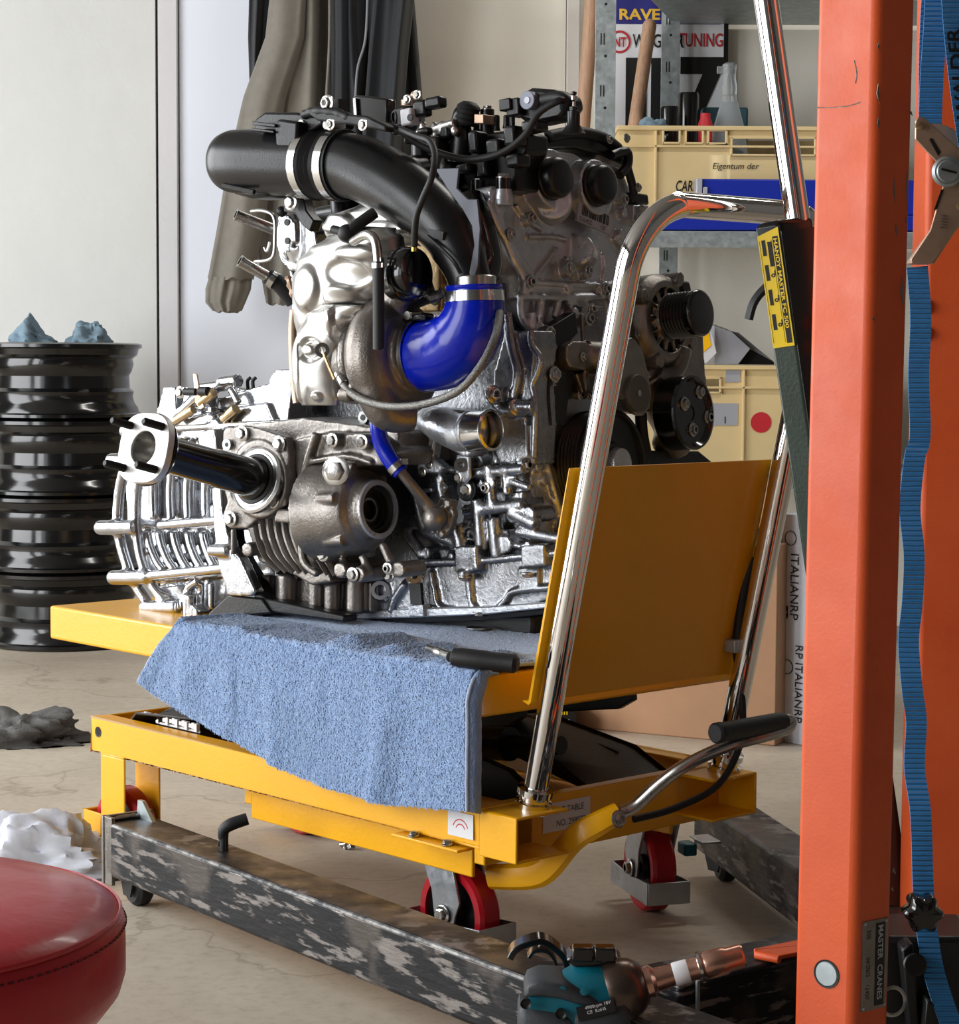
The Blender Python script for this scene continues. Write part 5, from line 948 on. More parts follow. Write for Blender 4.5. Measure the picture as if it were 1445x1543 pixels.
for x, y, r in ((843, 265, 32), (911, 275, 32)):
    c_ = EL(x, y, .052); cc = build('cam_cap', MB().lathe(c_-e1*.03, e1, [(R(r+1), 0), (R(r+2), .006), (R(r+2), .01), (R(r), .012), (R(r), .024), (R(r-3), .029), (R(r-8), .031), (0, .031)], 44), M['plastic'], en)
    build('cap_rim', MB().lathe(c_-e1*.034, e1, [(R(r+1), 0), (R(r+5), 0), (R(r+5), .005), (R(r+1), .005)], 44, closed=True), M['cast'], cc)
m = MB(); pL(m, [(868, 302), (917, 322), (914, 351), (865, 330)], .022, .004); lb = build('barcode_label', m, M['label'], en)
def lp(u_, v_): return EL(868+(917-868)*u_-3*v_, 302+20*u_+28*v_, .0226)
m = MB(); u_ = .12
while u_ < .92: w_ = rnd.choice((.02, .035, .055)); m.prism([lp(u_, .1), lp(u_+w_, .1), lp(u_+w_, .62), lp(u_, .62)], e1*.0003); u_ += w_+rnd.choice((.025, .04))
build('barcode', m, M['ink'], lb, kind='stuff')
rgt = unit(lp(1, .9)-lp(0, .9)); lettering('G16-PZZ', lp(.06, .95), rgt, unit(np.cross(e1, rgt)), .0065, M['ink'], lb, squeeze=.9); lettering('CZI', lp(.72, .95), rgt, unit(np.cross(e1, rgt)), .006, M['ink'], lb, squeeze=.9)
# ---- front brackets and tensioner
m = MB(); pL(m, [(808, 500), (832, 488), (864, 468), (868, 500), (850, 520), (862, 560), (858, 600), (836, 602), (812, 566), (814, 536)], .03, .022); pL(m, [(806, 556), (820, 548), (850, 560), (855, 600), (850, 640), (802, 640), (802, 600)], .035, .03); rL(m, [(828, 552), (824, 590), (828, 640)], .037, 3); pL(m, [(846, 520), (880, 540), (878, 590), (850, 590)], .012, .02); build('mount_bracket', m, M['black'], en, bevel=.003)
bL(833, 563, .04, 10); bL(826, 500, .034, 8); hexbolt(EL(831, 580, .037), Z3, R(5))
m = MB(); pL(m, [(852, 520), (862, 512), (880, 512), (890, 520), (890, 548), (880, 556), (858, 552), (852, 540)], .045, .02); m.cyl(EL(878, 532, .03), EL(925, 540, .05), R(22), R(28), 24); pL(m, [(890, 512), (925, 512), (940, 560), (900, 560)], .04, .03); pL(m, [(866, 560), (905, 560), (910, 590), (880, 600)], .02, .02); rL(m, [(873, 470), (876, 520), (880, 570), (884, 596)], .02, 4); cast('tensioner', m, 'dcast', .0024, 3)
m = MB(); n_ = 30; out = []
for k in range(16): a_ = math.pi*k/15; out.append((965+22*math.cos(math.pi/2-a_+1.15), 0))
pts = [(925, 520), (950, 505), (965, 520), (975, 560), (980, 590), (978, 612), (968, 624), (955, 620), (945, 600), (925, 590)]; pL(m, pts, .075, .012); cast('tensioner_arm', m, 'dcast', .002, 3)
m = MB(); cL(m, 962, 590, .082, 30, .008); build('idler_cover', m, mat('dull_grey_disc', (92, 90, 88), .5, .5), en, bevel=.001); m = MB(); cL(m, 962, 590, .0835, 5, .002); build('centre_pin', m, M['steel'], en)
for x, y in ((876, 536), (872, 594), (887, 594)): bL(x, y, .046 if y < 560 else .03, 6)
# ---- pulleys
def pulley(name, x, y, a_, r, ln_, grooves, m_, face):
    c_ = EL(x, y, a_); prof = [(0, -ln_), (r*.9, -ln_), (r, -ln_+.003)]
    g0, g1_ = -ln_+.005, -ln_*.18
    for k in range(grooves): t = g0+(g1_-g0)*k/grooves; dt = (g1_-g0)/grooves; prof += [(r, t), (r-.0035, t+dt*.5), (r, t+dt)]
    prof += [(r, g1_+.001), (r*1.02, -.003), (r, 0)]+face; return build(name, MB().lathe(c_, e1, prof, 72), m_, en), c_
cp, cc_ = pulley('crank_pulley', 926, 697, .055, .08, .05, 6, M['black'], [(.074, 0), (.072, -.006), (.05, -.010), (.034, -.008), (.03, 0), (0, 0)])
m = MB(); m.lathe(cc_, e1, [(.022, 0), (.024, .004), (.022, .014), (.014, .016), (0, .016)], 28); build('pulley_hub', m, M['cast'], cp); lettering('1316', cc_-e1*.03+(-e2)*.0, unit(e2), e3, .001, M['white'], cp) if False else None
wp, wc2 = pulley('water_pump_pulley', 1044, 618, .075, .056, .04, 0, M['gloss'], [(.052, .001), (.049, -.003), (.046, -.006), (.03, -.0065), (.012, -.0065), (.012, -.008), (0, -.008)])
for x, y in ((1052, 587), (1029, 605), (1065, 625), (1042, 644)): hexbolt(EL(x, y, .069), e1, R(9), wp)
ap, ac2 = pulley('alternator_pulley', 1053, 468, .105, .035, .055, 7, M['gloss'], [(.033, .002), (.030, .003), (0, .003)])
m = MB(); oc = EL(1012, 478, .045)
m.lathe(oc-e1*.045, e1, [(0, -.08), (.055, -.08), (.07, -.06), (.072, .02), (.066, .03), (.06, .036), (.05, .038), (.05, .03), (.058, .026), (.062, .018), (.04, .018), (.03, .04), (.0, .04)], 44)
for k in range(12):
    a_ = k*math.pi/6+.1; d_ = e3*math.cos(a_)+e2*math.sin(a_); m.tube([oc-e1*.012+d_*.02, oc-e1*.016+d_*.045, oc-e1*.022+d_*.066], .0042, 8, sub=1)
for k in range(4): a_ = k*math.pi/2+.5; d_ = e3*math.cos(a_)+e2*math.sin(a_); m.cyl(oc-e1*.09+d_*.072, oc-e1*.005+d_*.072, .011, n=14)
m.cyl(oc-e1*.03, oc-e1*.0, .03, n=24)
cast('alternator', m, 'dcast', .0022, 1)
m = MB(); pL(m, [(1004, 408), (1020, 406), (1028, 416), (1028, 438), (1012, 440)], .02, .03); pL(m, [(1022, 420), (1036, 420), (1040, 436), (1028, 446)], .04, .03); build('alternator_plug', m, M['plastic'], en, bevel=.004)
m = MB(); m.tube([EL(970, 560, .0), EL(990, 600, .0), EL(1012, 640, .02), EL(1010, 670, .03)], .03, 20); m.tube([EL(965, 560, 0), EL(1010, 560, .02), EL(1026, 520, .03)], .016, 14); B(m, -.06, .0, .28, .5, .28, .42); cast('water_pump_body', m, 'dcast', .003, 4)
for x, y in ((962, 433), (972, 480), (958, 500), (1035, 520), (944, 508), (985, 520)): bL(x, y, .02, 7)
m = MB(); pL(m, [(968, 676), (1052, 676), (1082, 700), (1060, 720), (980, 720)], .02, .02); build('lower_shield', m, M['black'], en, bevel=.002)
m = MB(); rL(m, [(972, 680), (966, 650), (964, 620)], .03, 10); build('crank_hose', m, M['rubber'], en)
# ---- intake
IB = -.12
def pathS(L_, b): return [ES(x, y, b) for x, y in L_]
m = MB(); m.tube(pathS([(329, 246), (334, 246), (345, 247), (370, 248), (420, 249), (466, 250)], IB), [R(34), R(44), R(50), R(52), R(51), R(50)], 44, sub=3); plen = build('intake_duct', m, M['plastic'], en, angle=60)
m = MB(); m.tube(pathS([(512, 251), (540, 256), (580, 276), (622, 304), (660, 338), (685, 375), (700, 410), (707, 440)], IB), [R(50), R(50), R(50), R(48), R(44), R(39), R(33), R(31)], 44, sub=6); ip = build('intake_pipe', m, M['plastic'], en, angle=60)
ex_ = unit(ES(512, 251, IB)-ES(466, 250, IB)); o0 = ES(460, 250, IB)
LL = np.linalg.norm(ES(516, 251, IB)-o0); pr = [(R(49), 0), (R(54), .0), (R(54), LL*.25), (R(52), LL*.3)]
for k in range(3): t = LL*(.32+.12*k); pr += [(R(50), t), (R(54.5), t+LL*.06)]
pr += [(R(52), LL*.7), (R(54), LL*.75), (R(54), LL), (R(49), LL)]
cpn = build('coupler', MB().lathe(o0, ex_, pr, 56), M['rubber'], en)
for t in (.05, .74):
    o1 = o0+ex_*LL*t; k_ = build('band_clamp', MB().lathe(o1, ex_, [(R(54.2), 0), (R(56), 0), (R(56), LL*.19), (R(54.2), LL*.19)], 64, closed=True), M['mach'], cpn)
    pz = o1+ex_*LL*.1+e3*R(60)-e2*.008; m = MB(); m.cyl(pz-e2*.016, pz+e2*.014, .0065, n=16); m.box(pz+e2*.002, LL*.2, .03, .006, EAX); build('clamp_screw', m, M['steel'], k_, angle=30)
m = MB(); pS(m, [(330, 278), (345, 296), (372, 303), (395, 300), (408, 284), (395, 270), (340, 270)], IB-.015, .05); build('duct_foot', m, M['plastic'], plen, bevel=.006); m = MB(); m.tube(pathS([(331, 283), (348, 287), (378, 293)], IB-.03), R(4), 8); build('clip', m, M['rubber'], plen)
m = MB(); pS(m, [(314, 220), (326, 224), (330, 234), (326, 240), (322, 230), (313, 226)], IB, .02); build('peg', m, M['rubber'], plen)
m = MB(); pS(m, [(376, 184), (392, 172), (440, 172), (478, 178), (480, 190), (450, 208), (440, 204), (376, 200)], IB-.02, .07); cvr = build('sensor_box', m, M['plastic'], plen, bevel=.004)
m = MB(); pS(m, [(406, 194), (412, 182), (442, 186), (440, 220), (434, 226), (410, 226)], IB-.04, .03); build('sensor_plug', m, M['plastic'], cvr, bevel=.004); m = MB(); pS(m, [(373, 186), (408, 190), (408, 195), (373, 192)], IB-.045, .03); pS(m, [(373, 196), (406, 200), (406, 204), (373, 200)], IB-.045, .03); build('lid_edge', m, M['plastic'], cvr, bevel=.001)
m = MB(); pS(m, [(455, 172), (462, 165), (490, 172), (545, 176), (575, 190), (575, 200), (520, 190), (470, 184)], IB-.035, .02); hr = build('wiring_loom', m, M['rubber'], en, bevel=.003)
# blue hose elbow and clamps
hp = pathS([(622, 538), (640, 538), (668, 532), (694, 513), (708, 486), (712, 458), (711, 434)], IB)
build('silicone_elbow', MB().tube(hp, [R(52), R(53), R(54), R(53), R(48), R(43), R(41)], 56, sub=8), M['silicone'], en, label='large blue silicone elbow hose', angle=60)
build('hose_lip', MB().lathe(hp[0]-e1*.002, e1, [(R(48), 0), (R(56), 0), (R(56.5), .004), (R(54), .006)], 56), M['silicone'], en)
build('band_clamp', MB().lathe(hp[0]+e1*.005, e1, [(R(53.4), 0), (R(55.5), 0), (R(56), .013), (R(54), .013)], 64, closed=True), M['mach'], en)
pz = hp[0]+e1*.01+e3*R(60)-e2*.01; build('clamp_screw', MB().cyl(pz-e2*.012, pz+e2*.01, .006, n=14).box(pz, .014, .022, .008, EAX), M['steel'], en); m = MB(); m.box(pz+e1*.016-e3*.004, .03, .02, .01, EAX); build('clamp_cover', m, M['gloss'], en, bevel=.003)
ua = unit(hp[6]-hp[5]); build('band_clamp', MB().lathe(hp[5]+ua*.003, ua, [(R(42.8), 0), (R(45), 0), (R(43.8), .014), (R(41.8), .014)], 64, closed=True), M['mach'], en)
build('hose_lip', MB().lathe(hp[6], ua, [(R(41), -.003), (R(43), 0), (R(42), .003), (R(30), .003)], 56), M['silicone'], en)
build('pipe_spigot', MB().lathe(hp[6]-ua*.004, ua, [(R(33), 0), (R(33), .018), (R(31), .02), (R(28), .02)], 44), M['steel'], en)
build('front_pipe', MB().tube([EL(705, 440, -.0), EL(722, 400, -.0)+e2*.0, EL(715, 350, -.0), EL(700, 300, -.02)], [R(32), R(32), R(30), R(24)], 28, sub=6), M['gloss'], en)
m = MB(); pS(m, [(650, 255), (686, 253), (683, 284), (700, 300), (714, 300), (719, 345), (716, 400), (708, 428), (702, 415), (710, 370), (706, 340), (692, 316), (668, 284)], IB-.022, .004); build('support_bracket', m, mat('grey_blue_bracket', (72, 74, 82), .4, .3), en, bevel=.001)
# ---- turbo
TB = -.13; tc = ES(590, 540, TB)
m = MB(); m.lathe(tc, e1, [(.052+.034*math.cos(2*math.pi*k/18), .034*math.sin(2*math.pi*k/18)) for k in range(18)], 56, closed=True)
m.lathe(tc-e1*.03, e1, [(0, 0), (.055, 0), (.06, .03), (.05, .05), (.046, .07), (0, .07)], 40)
m.tube([tc+e3*-.02-e2*.05, tc-e3*.075-e2*.035+e1*.01, tc-e3*.085+e1*.03], [.03, .026, .02], 20); m.tube([tc+e3*.05, tc+e3*.085+e1*.02, tc+e3*.1+e1*.05+e2*.03], [.03, .03, .028], 20)
for a_ in (2.2, 3.6, 4.6): d_ = e3*math.cos(a_)-e2*math.sin(a_); m.cyl(tc-e1*.04+d_*.083, tc-e1*.02+d_*.083, .011, n=14)
cast('compressor_housing', m, 'compressor', .0026, 5)
m = MB(); m.lathe(tc-e1*.05, e1, [(0, 0), (.06, 0), (.066, .004), (.066, .012), (.06, .018), (0, .018)], 44); m.lathe(tc-e1*.10, e1, [(0, 0), (.05, 0), (.06, .02), (.06, .045), (.04, .055), (0, .055)], 44); cast('turbo_core', m, 'dcast', .003, 3)
for x, y in ((516, 556), (512, 530)): bS(x, y, TB-.04, 6)
def pressed(name, rows, b, bul, embs, m_, nx=70, ny=70, noise_=.0007, seed=0):
    vs = []; ys = [r[0] for r in rows]
    for j in range(ny):
        y = ys[0]+(ys[-1]-ys[0])*j/(ny-1); i = max(k for k in range(len(rows)-1) if ys[k] <= y+1e-6); t = (y-ys[i])/(ys[i+1]-ys[i]); t = t*t*(3-2*t)
        xl, xr = rows[i][1]*(1-t)+rows[i+1][1]*t, rows[i][2]*(1-t)+rows[i+1][2]*t
        for k in range(nx):
            s = k/(nx-1); x = xl+(xr-xl)*s; d = bul*(1-(2*s-1)**2)**.5*(1-.4*(2*j/(ny-1)-1)**4)
            for ex, ey, sx, sy, am in embs:
                r_ = ((x-ex)/sx)**2+((y-ey)/sy)**2; d += am/(1+math.exp(min(60, (r_-1)*7)))
            d += noise_*mnoise.noise(Vector((x/22+seed, y/22, 0)))*2
            vs.append(ES(x, y, b)-e2*d)
    mb = MB(); mb.add(vs, [(j*nx+k, j*nx+k+1, (j+1)*nx+k+1, (j+1)*nx+k) for j in range(ny-1) for k in range(nx-1)])
    return build(name, mb, M[m_], en, solid=.0016, angle=80)
s1 = pressed('heat_shield', [(345, 530, 592), (362, 496, 604), (380, 470, 606), (400, 452, 600), (425, 445, 590), (455, 446, 566), (480, 450, 545), (505, 452, 522)], TB-.01, .05, [(493, 437, 20, 32, .009), (550, 415, 26, 20, -.006), (565, 385, 26, 10, .006), (458, 440, 7, 40, -.004), (540, 450, 18, 16, .006)], 'shield', seed=2)
s2 = pressed('heat_shield', [(462, 478, 545), (480, 462, 534), (505, 452, 520), (540, 446, 512), (575, 448, 510), (600, 453, 511), (613, 458, 508)], TB-.045, .028, [(483, 530, 17, 17, -.008), (483, 530, 9, 9, .012), (512, 490, 4, 24, .008), (492, 600, 6, 6, .006), (460, 560, 8, 50, .004)], 'shield', seed=6)
s3 = pressed('heat_shield', [(310, 540, 600), (330, 500, 640), (352, 488, 668), (372, 500, 668)], TB+.03, .03, [(520, 340, 30, 14, .012), (600, 345, 40, 8, .01)], 'shield', seed=9)
m = MB(); m.pipe(ES(483, 530, TB-.086), ES(483, 530, TB-.082), R(11), R(5)); build('washer', m, M['mach'], s2); m = MB(); m.tube([ES(485, 535, TB-.084), ES(492, 552, TB-.084), ES(502, 574, TB-.082)], R(2.6), 8); build('slot', m, M['gold'], s2)
m = MB(); m.tube(pathS([(440, 470), (438, 500), (440, 560), (446, 610)], TB+.02), R(7), 12); build('exhaust_flange_edge', m, M['passiv'], en)
# turbo plumbing
bp = [ES(511, 570, -.19), ES(522, 590, -.2), ES(548, 606, -.21), ES(590, 614, -.215), ES(640, 609, -.21), ES(690, 588, -.2), ES(724, 548, -.18), ES(744, 505, -.15), ES(750, 470, -.12)]
build('braided_hose', MB().tube(bp, R(6), 16, sub=10, wave=lambda i, n: 1+.035*math.sin(i*2.1)), M['braid'], en, angle=60)
build('hose_fitting', MB().lathe(bp[0]-unit(bp[1]-bp[0])*.006, unit(bp[1]-bp[0]), [(.006, 0), (.0085, .001), (.0085, .008), (.007, .009), (.007, .022), (.006, .023)], 16), M['mach'], en)
dp = [ES(528, 366, -.2), ES(545, 356, -.215), ES(557, 358, -.22), ES(563, 372, -.22), ES(566, 400, -.22)]
build('metal_pipe', MB().tube(dp, R(7), 18), M['steel'], en, angle=60); build('rubber_hose', MB().tube([ES(566, 396, -.22), ES(567, 450, -.22), ES(568, 528, -.22)], R(8.6), 20), M['rubber'], en, angle=60); build('hose_mouth', MB().cyl(ES(568, 528.5, -.22), ES(568, 527, -.22), R(6.5)), M['ink'], en)
build('spring_clip', MB().lathe(ES(566, 398, -.22), -Z3, [(R(9), 0), (R(10), 0), (R(10), .007), (R(9), .007)], 24, closed=True).box(ES(577, 396, -.22), .004, .004, .014), M['mach'], en)
m = MB(); m.tube([ES(560, 322, -.16), ES(535, 340, -.18), ES(522, 352, -.19)], R(9), 14); m.ball(ES(518, 354, -.19), R(14), 12); m.tube([ES(497, 348, -.19), ES(512, 352, -.19)], R(7), 10); build('vacuum_joint', m, M['rubber'], en)
ac = EL(628, 411, -.0); acd = ES(628, 411, -.17)
m = MB(); m.lathe(acd, -e1, [(0, -.001), (R(24), 0), (R(36), .004), (R(39), .010), (R(39), .020), (R(41), .022), (R(41), .027), (R(38), .03), (R(36), .045), (R(24), .055), (0, .055)], 48); act = build('boost_actuator', m, M['gloss'], en)
m = MB(); m.cyl(ES(620, 372, -.19), ES(620, 380, -.19), R(4.5)); build('brass_nipple', m, mat('brass', (196, 156, 76), .3, 1), act)
m = MB(); m.tube([ES(598, 196, -.14), ES(622, 206, -.15), ES(642, 214, -.16), ES(650, 236, -.18), ES(645, 268, -.2), ES(632, 300, -.2), ES(622, 330, -.2), ES(620, 372, -.19)], R(5), 12, sub=6); build('vacuum_hose', m, M['rubber'], en, angle=60)
m = MB(); m.tube([ES(655, 455, -.1), ES(640, 440, -.12), ES(650, 448, -.13), ES(665, 440, -.12)], R(8), 8, wave=lambda i, n: 1+.2*math.sin(i*2.3)); build('braided_sleeve', m, M['braid'], en)
m = MB(); m.tube([ES(640, 357, -.16), ES(676, 390, -.17), ES(690, 412, -.16)], R(3), 8); pS(m, [(640, 345), (664, 350), (662, 362), (644, 360)], -.16, .02); build('clip_bracket', m, M['rubber'], en)
# ---- left end of the head: flange with two holes, chrome pipes
m = MB(); pS(m, [(413, 330), (420, 322), (436, 322), (452, 332), (470, 352), (474, 380), (452, 392), (446, 410), (432, 412), (418, 396), (412, 372)], -.06, .05); cS(m, 427, 338, -.068, 13, .03); cS(m, 428, 366, -.068, 13, .03); pS(m, [(415, 336), (440, 336), (441, 368), (416, 368)], -.068, .03); m.tube([ES(448, 370, -.04), ES(470, 420, -.02), ES(490, 470, 0)], [.03, .03, .04], 18); cast('water_flange', m, 'bright', .0024, 3)
for x, y in ((427, 338), (428, 366)): m = MB(); cS(m, x, y, -.0695, 5.5, .002); build('port', m, M['ink'], en)
for p0_, p1_, r_ in (((350, 327), (408, 349), 9), ((357, 397), (414, 428), 9.5)):
    a0_, a1_ = ES(*p0_, -.10), ES(*p1_, -.05); m = MB(); m.pipe(a0_, a1_, R(r_), R(r_-2.5)); dn = unit(a1_-a0_); m.lathe(a0_, dn, [(R(r_-1), 0), (R(r_+1), .0), (R(r_+1), .004), (R(r_-1), .005)], 24, closed=True); build('coolant_pipe', m, M['steel'], en)
m = MB(); m.tube([ES(400, 420, -.06), ES(418, 432, -.05), ES(440, 455, -.03)], [R(13), R(14), R(16)], 18); build('rubber_hose', m, M['rubber'], en)
m = MB(); m.lathe(ES(404, 423, -.063), unit(ES(418, 432, -.05)-ES(400, 420, -.06)), [(R(13.5), 0), (R(15), 0), (R(15), .009), (R(13.5), .009)], 28, closed=True); build('band_clamp', m, M['steel'], en)
m = MB(); m.tube([ES(374, 322, -.09), ES(392, 321, -.09), ES(408, 330, -.09), ES(410, 362, -.09), ES(406, 392, -.09), ES(380, 398, -.09)], R(3), 10, sub=5); m.tube([ES(402, 368, -.09), ES(398, 382, -.09), ES(394, 376, -.09)], R(2.2), 8); build('wire_bracket', m, M['shield'], en)
m = MB(); pS(m, [(424, 300), (452, 302), (456, 320), (468, 335), (462, 352), (448, 340), (440, 325), (422, 322)], -.1, .02); build('black_bracket', m, M['black'], en, bevel=.002); bS(434, 308, -.11, 10); m = MB(); m.ball(ES(420, 322, -.08), R(9), 10); build('rubber_bush', m, M['rubber'], en)
m = MB(); m.tube([ES(430, 420, -.08), ES(436, 440, -.08), ES(444, 462, -.07)], R(5), 8, wave=lambda i, n: 1+.3*math.sin(i*1.9)); build('lambda_plug', m, M['passiv'], en)
# ---- cam cover and everything black on top
m = MB(); B(m, -.37, -.012, .0, .31, .575, .62); build('cam_cover', m, M['plastic'], en, bevel=.012, seg=3)
m = MB(); B(m, -.34, -.03, .03, .28, .61, .66)
for k in range(3):
    for q_ in range(2):
        c_ = W(-.30+.105*k, .07+.15*q_, .65); m.cyl(c_, c_+e3*.05, .02, .018, n=20)
build('coil_cover', m, M['plastic'], en, bevel=.006)
m = MB()
for k in range(3): c_ = W(-.30+.105*k, .0, .60); m.tube([c_+e2*.06+e3*.06, c_+e2*.01+e3*.045, c_-e2*.0+e3*.0, c_+e3*-.05+e2*.01], [.02, .02, .018, .016], 16)
build('inlet_runner', m, M['plastic'], en)
m = MB(); pS(m, [(655, 300), (662, 262), (690, 262), (700, 290), (738, 296), (760, 288), (776, 286), (772, 252), (788, 228), (788, 200), (770, 196), (720, 200), (660, 215), (640, 240)], .0, .05); build('front_cam_cover', m, M['plastic'], en, bevel=.004)
m = MB(); pL(m, [(765, 262), (798, 250), (820, 225), (862, 222), (905, 232), (935, 245), (948, 262), (950, 230), (920, 210), (880, 200), (840, 195), (790, 205)], .0, .08); build('cover_end', m, M['plastic'], en, bevel=.005)
m = MB(); rL(m, [(820, 205), (860, 198), (900, 205), (925, 222)], .0, 10); rL(m, [(772, 262), (790, 230), (812, 212)], .0, 8); build('crankcase_hose', m, M['rubber'], en, angle=60)
def plug(x, y, b, w, h, d, name='connector', m_='plastic', ax=None): return build(name, MB().box(ES(x, y, b), R(w), d, R(h), EAX), M[m_], en, bevel=.0045, seg=3)
for x, y, w, h in ((655, 222, 22, 30), (715, 215, 18, 34), (745, 222, 26, 24), (770, 205, 22, 30), (800, 190, 30, 18), (728, 250, 20, 36), (700, 255, 26, 16), (775, 242, 26, 20), (640, 200, 26, 12), (672, 200, 18, 22)): plug(x, y, -.02+.004*(x % 5), w, h, .03)
for x, y, r, hh in ((728, 185, 11, 40), (712, 190, 5, 20), (742, 186, 5, 22), (757, 184, 5, 18), (766, 185, 4, 18), (680, 195, 5, 20)):
    m = MB(); m.lathe(ES(x, y+hh/2, .02), Z3, [(R(r*1.25), 0), (R(r), .006), (R(r), R(hh)), (R(r*.7), R(hh)+.002)], 18); build('cover_post', m, M['plastic'], en)
hexbolt(ES(728, 166, .02), Z3, R(8)); hexbolt(ES(715, 275, -.02), Z3, R(8)); hexbolt(ES(753, 268, -.02), Z3, R(9))
for x, y in ((715, 284), (753, 280)): m = MB(); m.lathe(ES(x, y+8, -.02), Z3, [(.011, 0), (.011, .018), (.009, .019), (0, .019)], 20); build('isolator', m, M['gloss'], en)
m = MB(); m.lathe(ES(753, 298, -.02), Z3, [(.014, -.01), (.015, .0), (.012, .012), (0, .012)], 20); build('cover_boss', m, M['cast'], en)
m = MB(); m.tube([ES(688, 245, .0), ES(690, 215, .0), ES(688, 190, .0), ES(692, 172, .0), ES(706, 166, .0)], [R(20), R(18), R(16), R(16), R(13)], 20, sub=6); build('breather_neck', m, M['plastic'], en, angle=60)
m = MB(); cc = ES(694, 176, 0); m.lathe(cc-e3*.012, unit(e3+.35*e1), [(R(17+2*(k % 2)), .0035*k) for k in range(9)]+[(R(10), .033), (0, .034)], 28); build('corrugated_cap', m, M['rubber'], en)
m = MB(); pS(m, [(708, 172), (722, 172), (722, 186), (708, 186)], -.01, .03); build('steel_tab', m, M['passiv'], en, bevel=.001)
m = MB(); m.tube([ES(545, 188, -.13), ES(590, 195, -.12), ES(625, 218, -.1), ES(665, 234, -.08), ES(705, 240, -.06), ES(750, 230, -.05), ES(785, 203, -.04), ES(805, 170, -.03), ES(832, 152, -.02), ES(842, 150, -.01)], R(5.5), 12, sub=8); build('wiring_hose', m, M['rubber'], en, angle=60)
# sensor group on the left of the cover
m = MB(); m.box(ES(611, 178, -.03), R(22), .02, R(26), EAX); sb = build('white_sensor', m, mat('white_sensor_plastic', (220, 220, 224), .35), en, bevel=.003); m = MB(); cS(m, 611, 178, -.0405, 5.5, .002); build('hole', m, M['ink'], sb)
m = MB(); m.lathe(ES(587, 178, -.04), e1*.2-e2, [(R(9), -.012), (R(10), 0), (R(8), 0), (R(8), -.01), (0, -.01)], 28, ell=.45, up=e3); m.box(ES(600, 178, -.03), R(20), .016, R(24), EAX); build('connector', m, M['plastic'], en)
plug(650, 156, -.02, 32, 18, .02); plug(630, 165, -.02, 26, 26, .02); plug(604, 196, -.02, 30, 18, .03); plug(622, 210, -.01, 30, 16, .03)
m = MB(); m.tube([ES(606, 152, -.02), ES(606, 160, -.02)], R(9), 14, sub=1); m.ball(ES(620, 146, -.02), R(9), 10); build('sensor_bracket', m, M['passiv'], en); bS(607, 151, -.03, 6); bS(622, 144, -.035, 6)
m = MB()
for k in range(14): p_ = ES(628+rnd.uniform(0, 52), 196+rnd.uniform(-8, 10), -.02); m.ball(p_, rnd.uniform(.004, .009), 8)
m.tube([ES(620, 205, -.02), ES(650, 196, -.02), ES(680, 186, -.02)], R(8), 10); cast('foil_heat_wrap', m, 'shield', .002, 1)
m = MB(); pS(m, [(526, 146), (546, 146), (577, 150), (577, 192), (530, 192)], -.04, .02); build('relay_box', m, M['gloss'], en, bevel=.003); m = MB(); pS(m, [(525, 150), (529, 150), (532, 190), (528, 190)], -.045, .004); build('steel_strip', m, M['steel'], en)
bS(487, 158, -.15, 10); bS(541, 190, -.17, 7); bS(492, 190, -.17, 7)
m = MB(); m.tube([ES(452, 176, -.14), ES(470, 170, -.15), ES(500, 172, -.15), ES(520, 180, -.15)], R(7), 10, wave=lambda i, n: 1+.12*math.sin(i*2)); m.box(ES(500, 163, -.13), R(30), .02, R(18), EAX); build('loom_sleeve', m, M['rubber'], en)
# valve unit at the top right
m = MB(); pS(m, [(784, 136), (792, 131), (824, 133), (846, 142), (850, 160), (836, 178), (800, 186), (776, 180), (774, 150)], -.0, .04); vu = build('purge_valve', m, M['plastic'], en, bevel=.006)
m = MB(); cS(m, 787, 150, -.012, 14, .014); vd = build('valve_disc', m, mat('grey_plastic_disc', (122, 126, 142), .4), vu, bevel=.001); m = MB(); cS(m, 787, 150, -.0135, 5, .002); build('disc_centre', m, M['label'], vd)
m = MB(); m.box(ES(760, 158, -.01), R(22), .02, R(18), EAX); m.box(ES(775, 162, -.0), R(24), .03, R(26), EAX); build('valve_plug', m, M['plastic'], vu, bevel=.002)
m = MB(); m.tube([ES(812, 150, -.0), ES(835, 146, 0), ES(846, 152, .0), ES(846, 164, .01)], R(10), 16); build('valve_port', m, M['rubber'], vu)
m = MB(); m.lathe(ES(858, 200, .0), Z3, [(.017, 0), (.009, .012), (.009, .03), (.006, .031), (.006, .036), (.0025, .037), (.0025, .052), (.004, .053), (.004, .056), (0, .058)], 16); build('ball_stud', m, M['plastic'], en); m = MB(); m.lathe(ES(858, 172, 0), Z3, [(.008, 0), (.008, .004), (.0025, .005), (.0025, .018), (.0045, .02), (.004, .026), (0, .027)], 16); build('ball_pin', m, M['steel'], en)
for k in range(22):
    x, y = rnd.uniform(660, 800), rnd.uniform(195, 236); r_ = rnd.uniform(4, 9); z_ = rnd.uniform(8, 24)
    m = MB(); P_ = ES(x, y, .01+rnd.random()*.05); (m.lathe(P_, Z3, [(R(r_), -.01), (R(r_), R(z_)), (R(r_*.6), R(z_)+.003), (0, R(z_)+.003)], 12) if k % 2 else m.box(P_, R(r_*2), .02, R(z_), EAX)); build('cover_detail', m, M['plastic'], en, bevel=0 if k % 2 else .0015)
m = MB(); rL(m, [(915, 232), (938, 226), (940, 246), (928, 262)], .01, 8); rL(m, [(940, 250), (948, 278), (950, 292)], .01, 7); build('black_clip_arm', m, M['plastic'], en); m = MB(); pL(m, [(946, 286), (972, 290), (974, 306), (950, 304)], .01, .03); build('sensor_head', m, M['plastic'], en, bevel=.003)
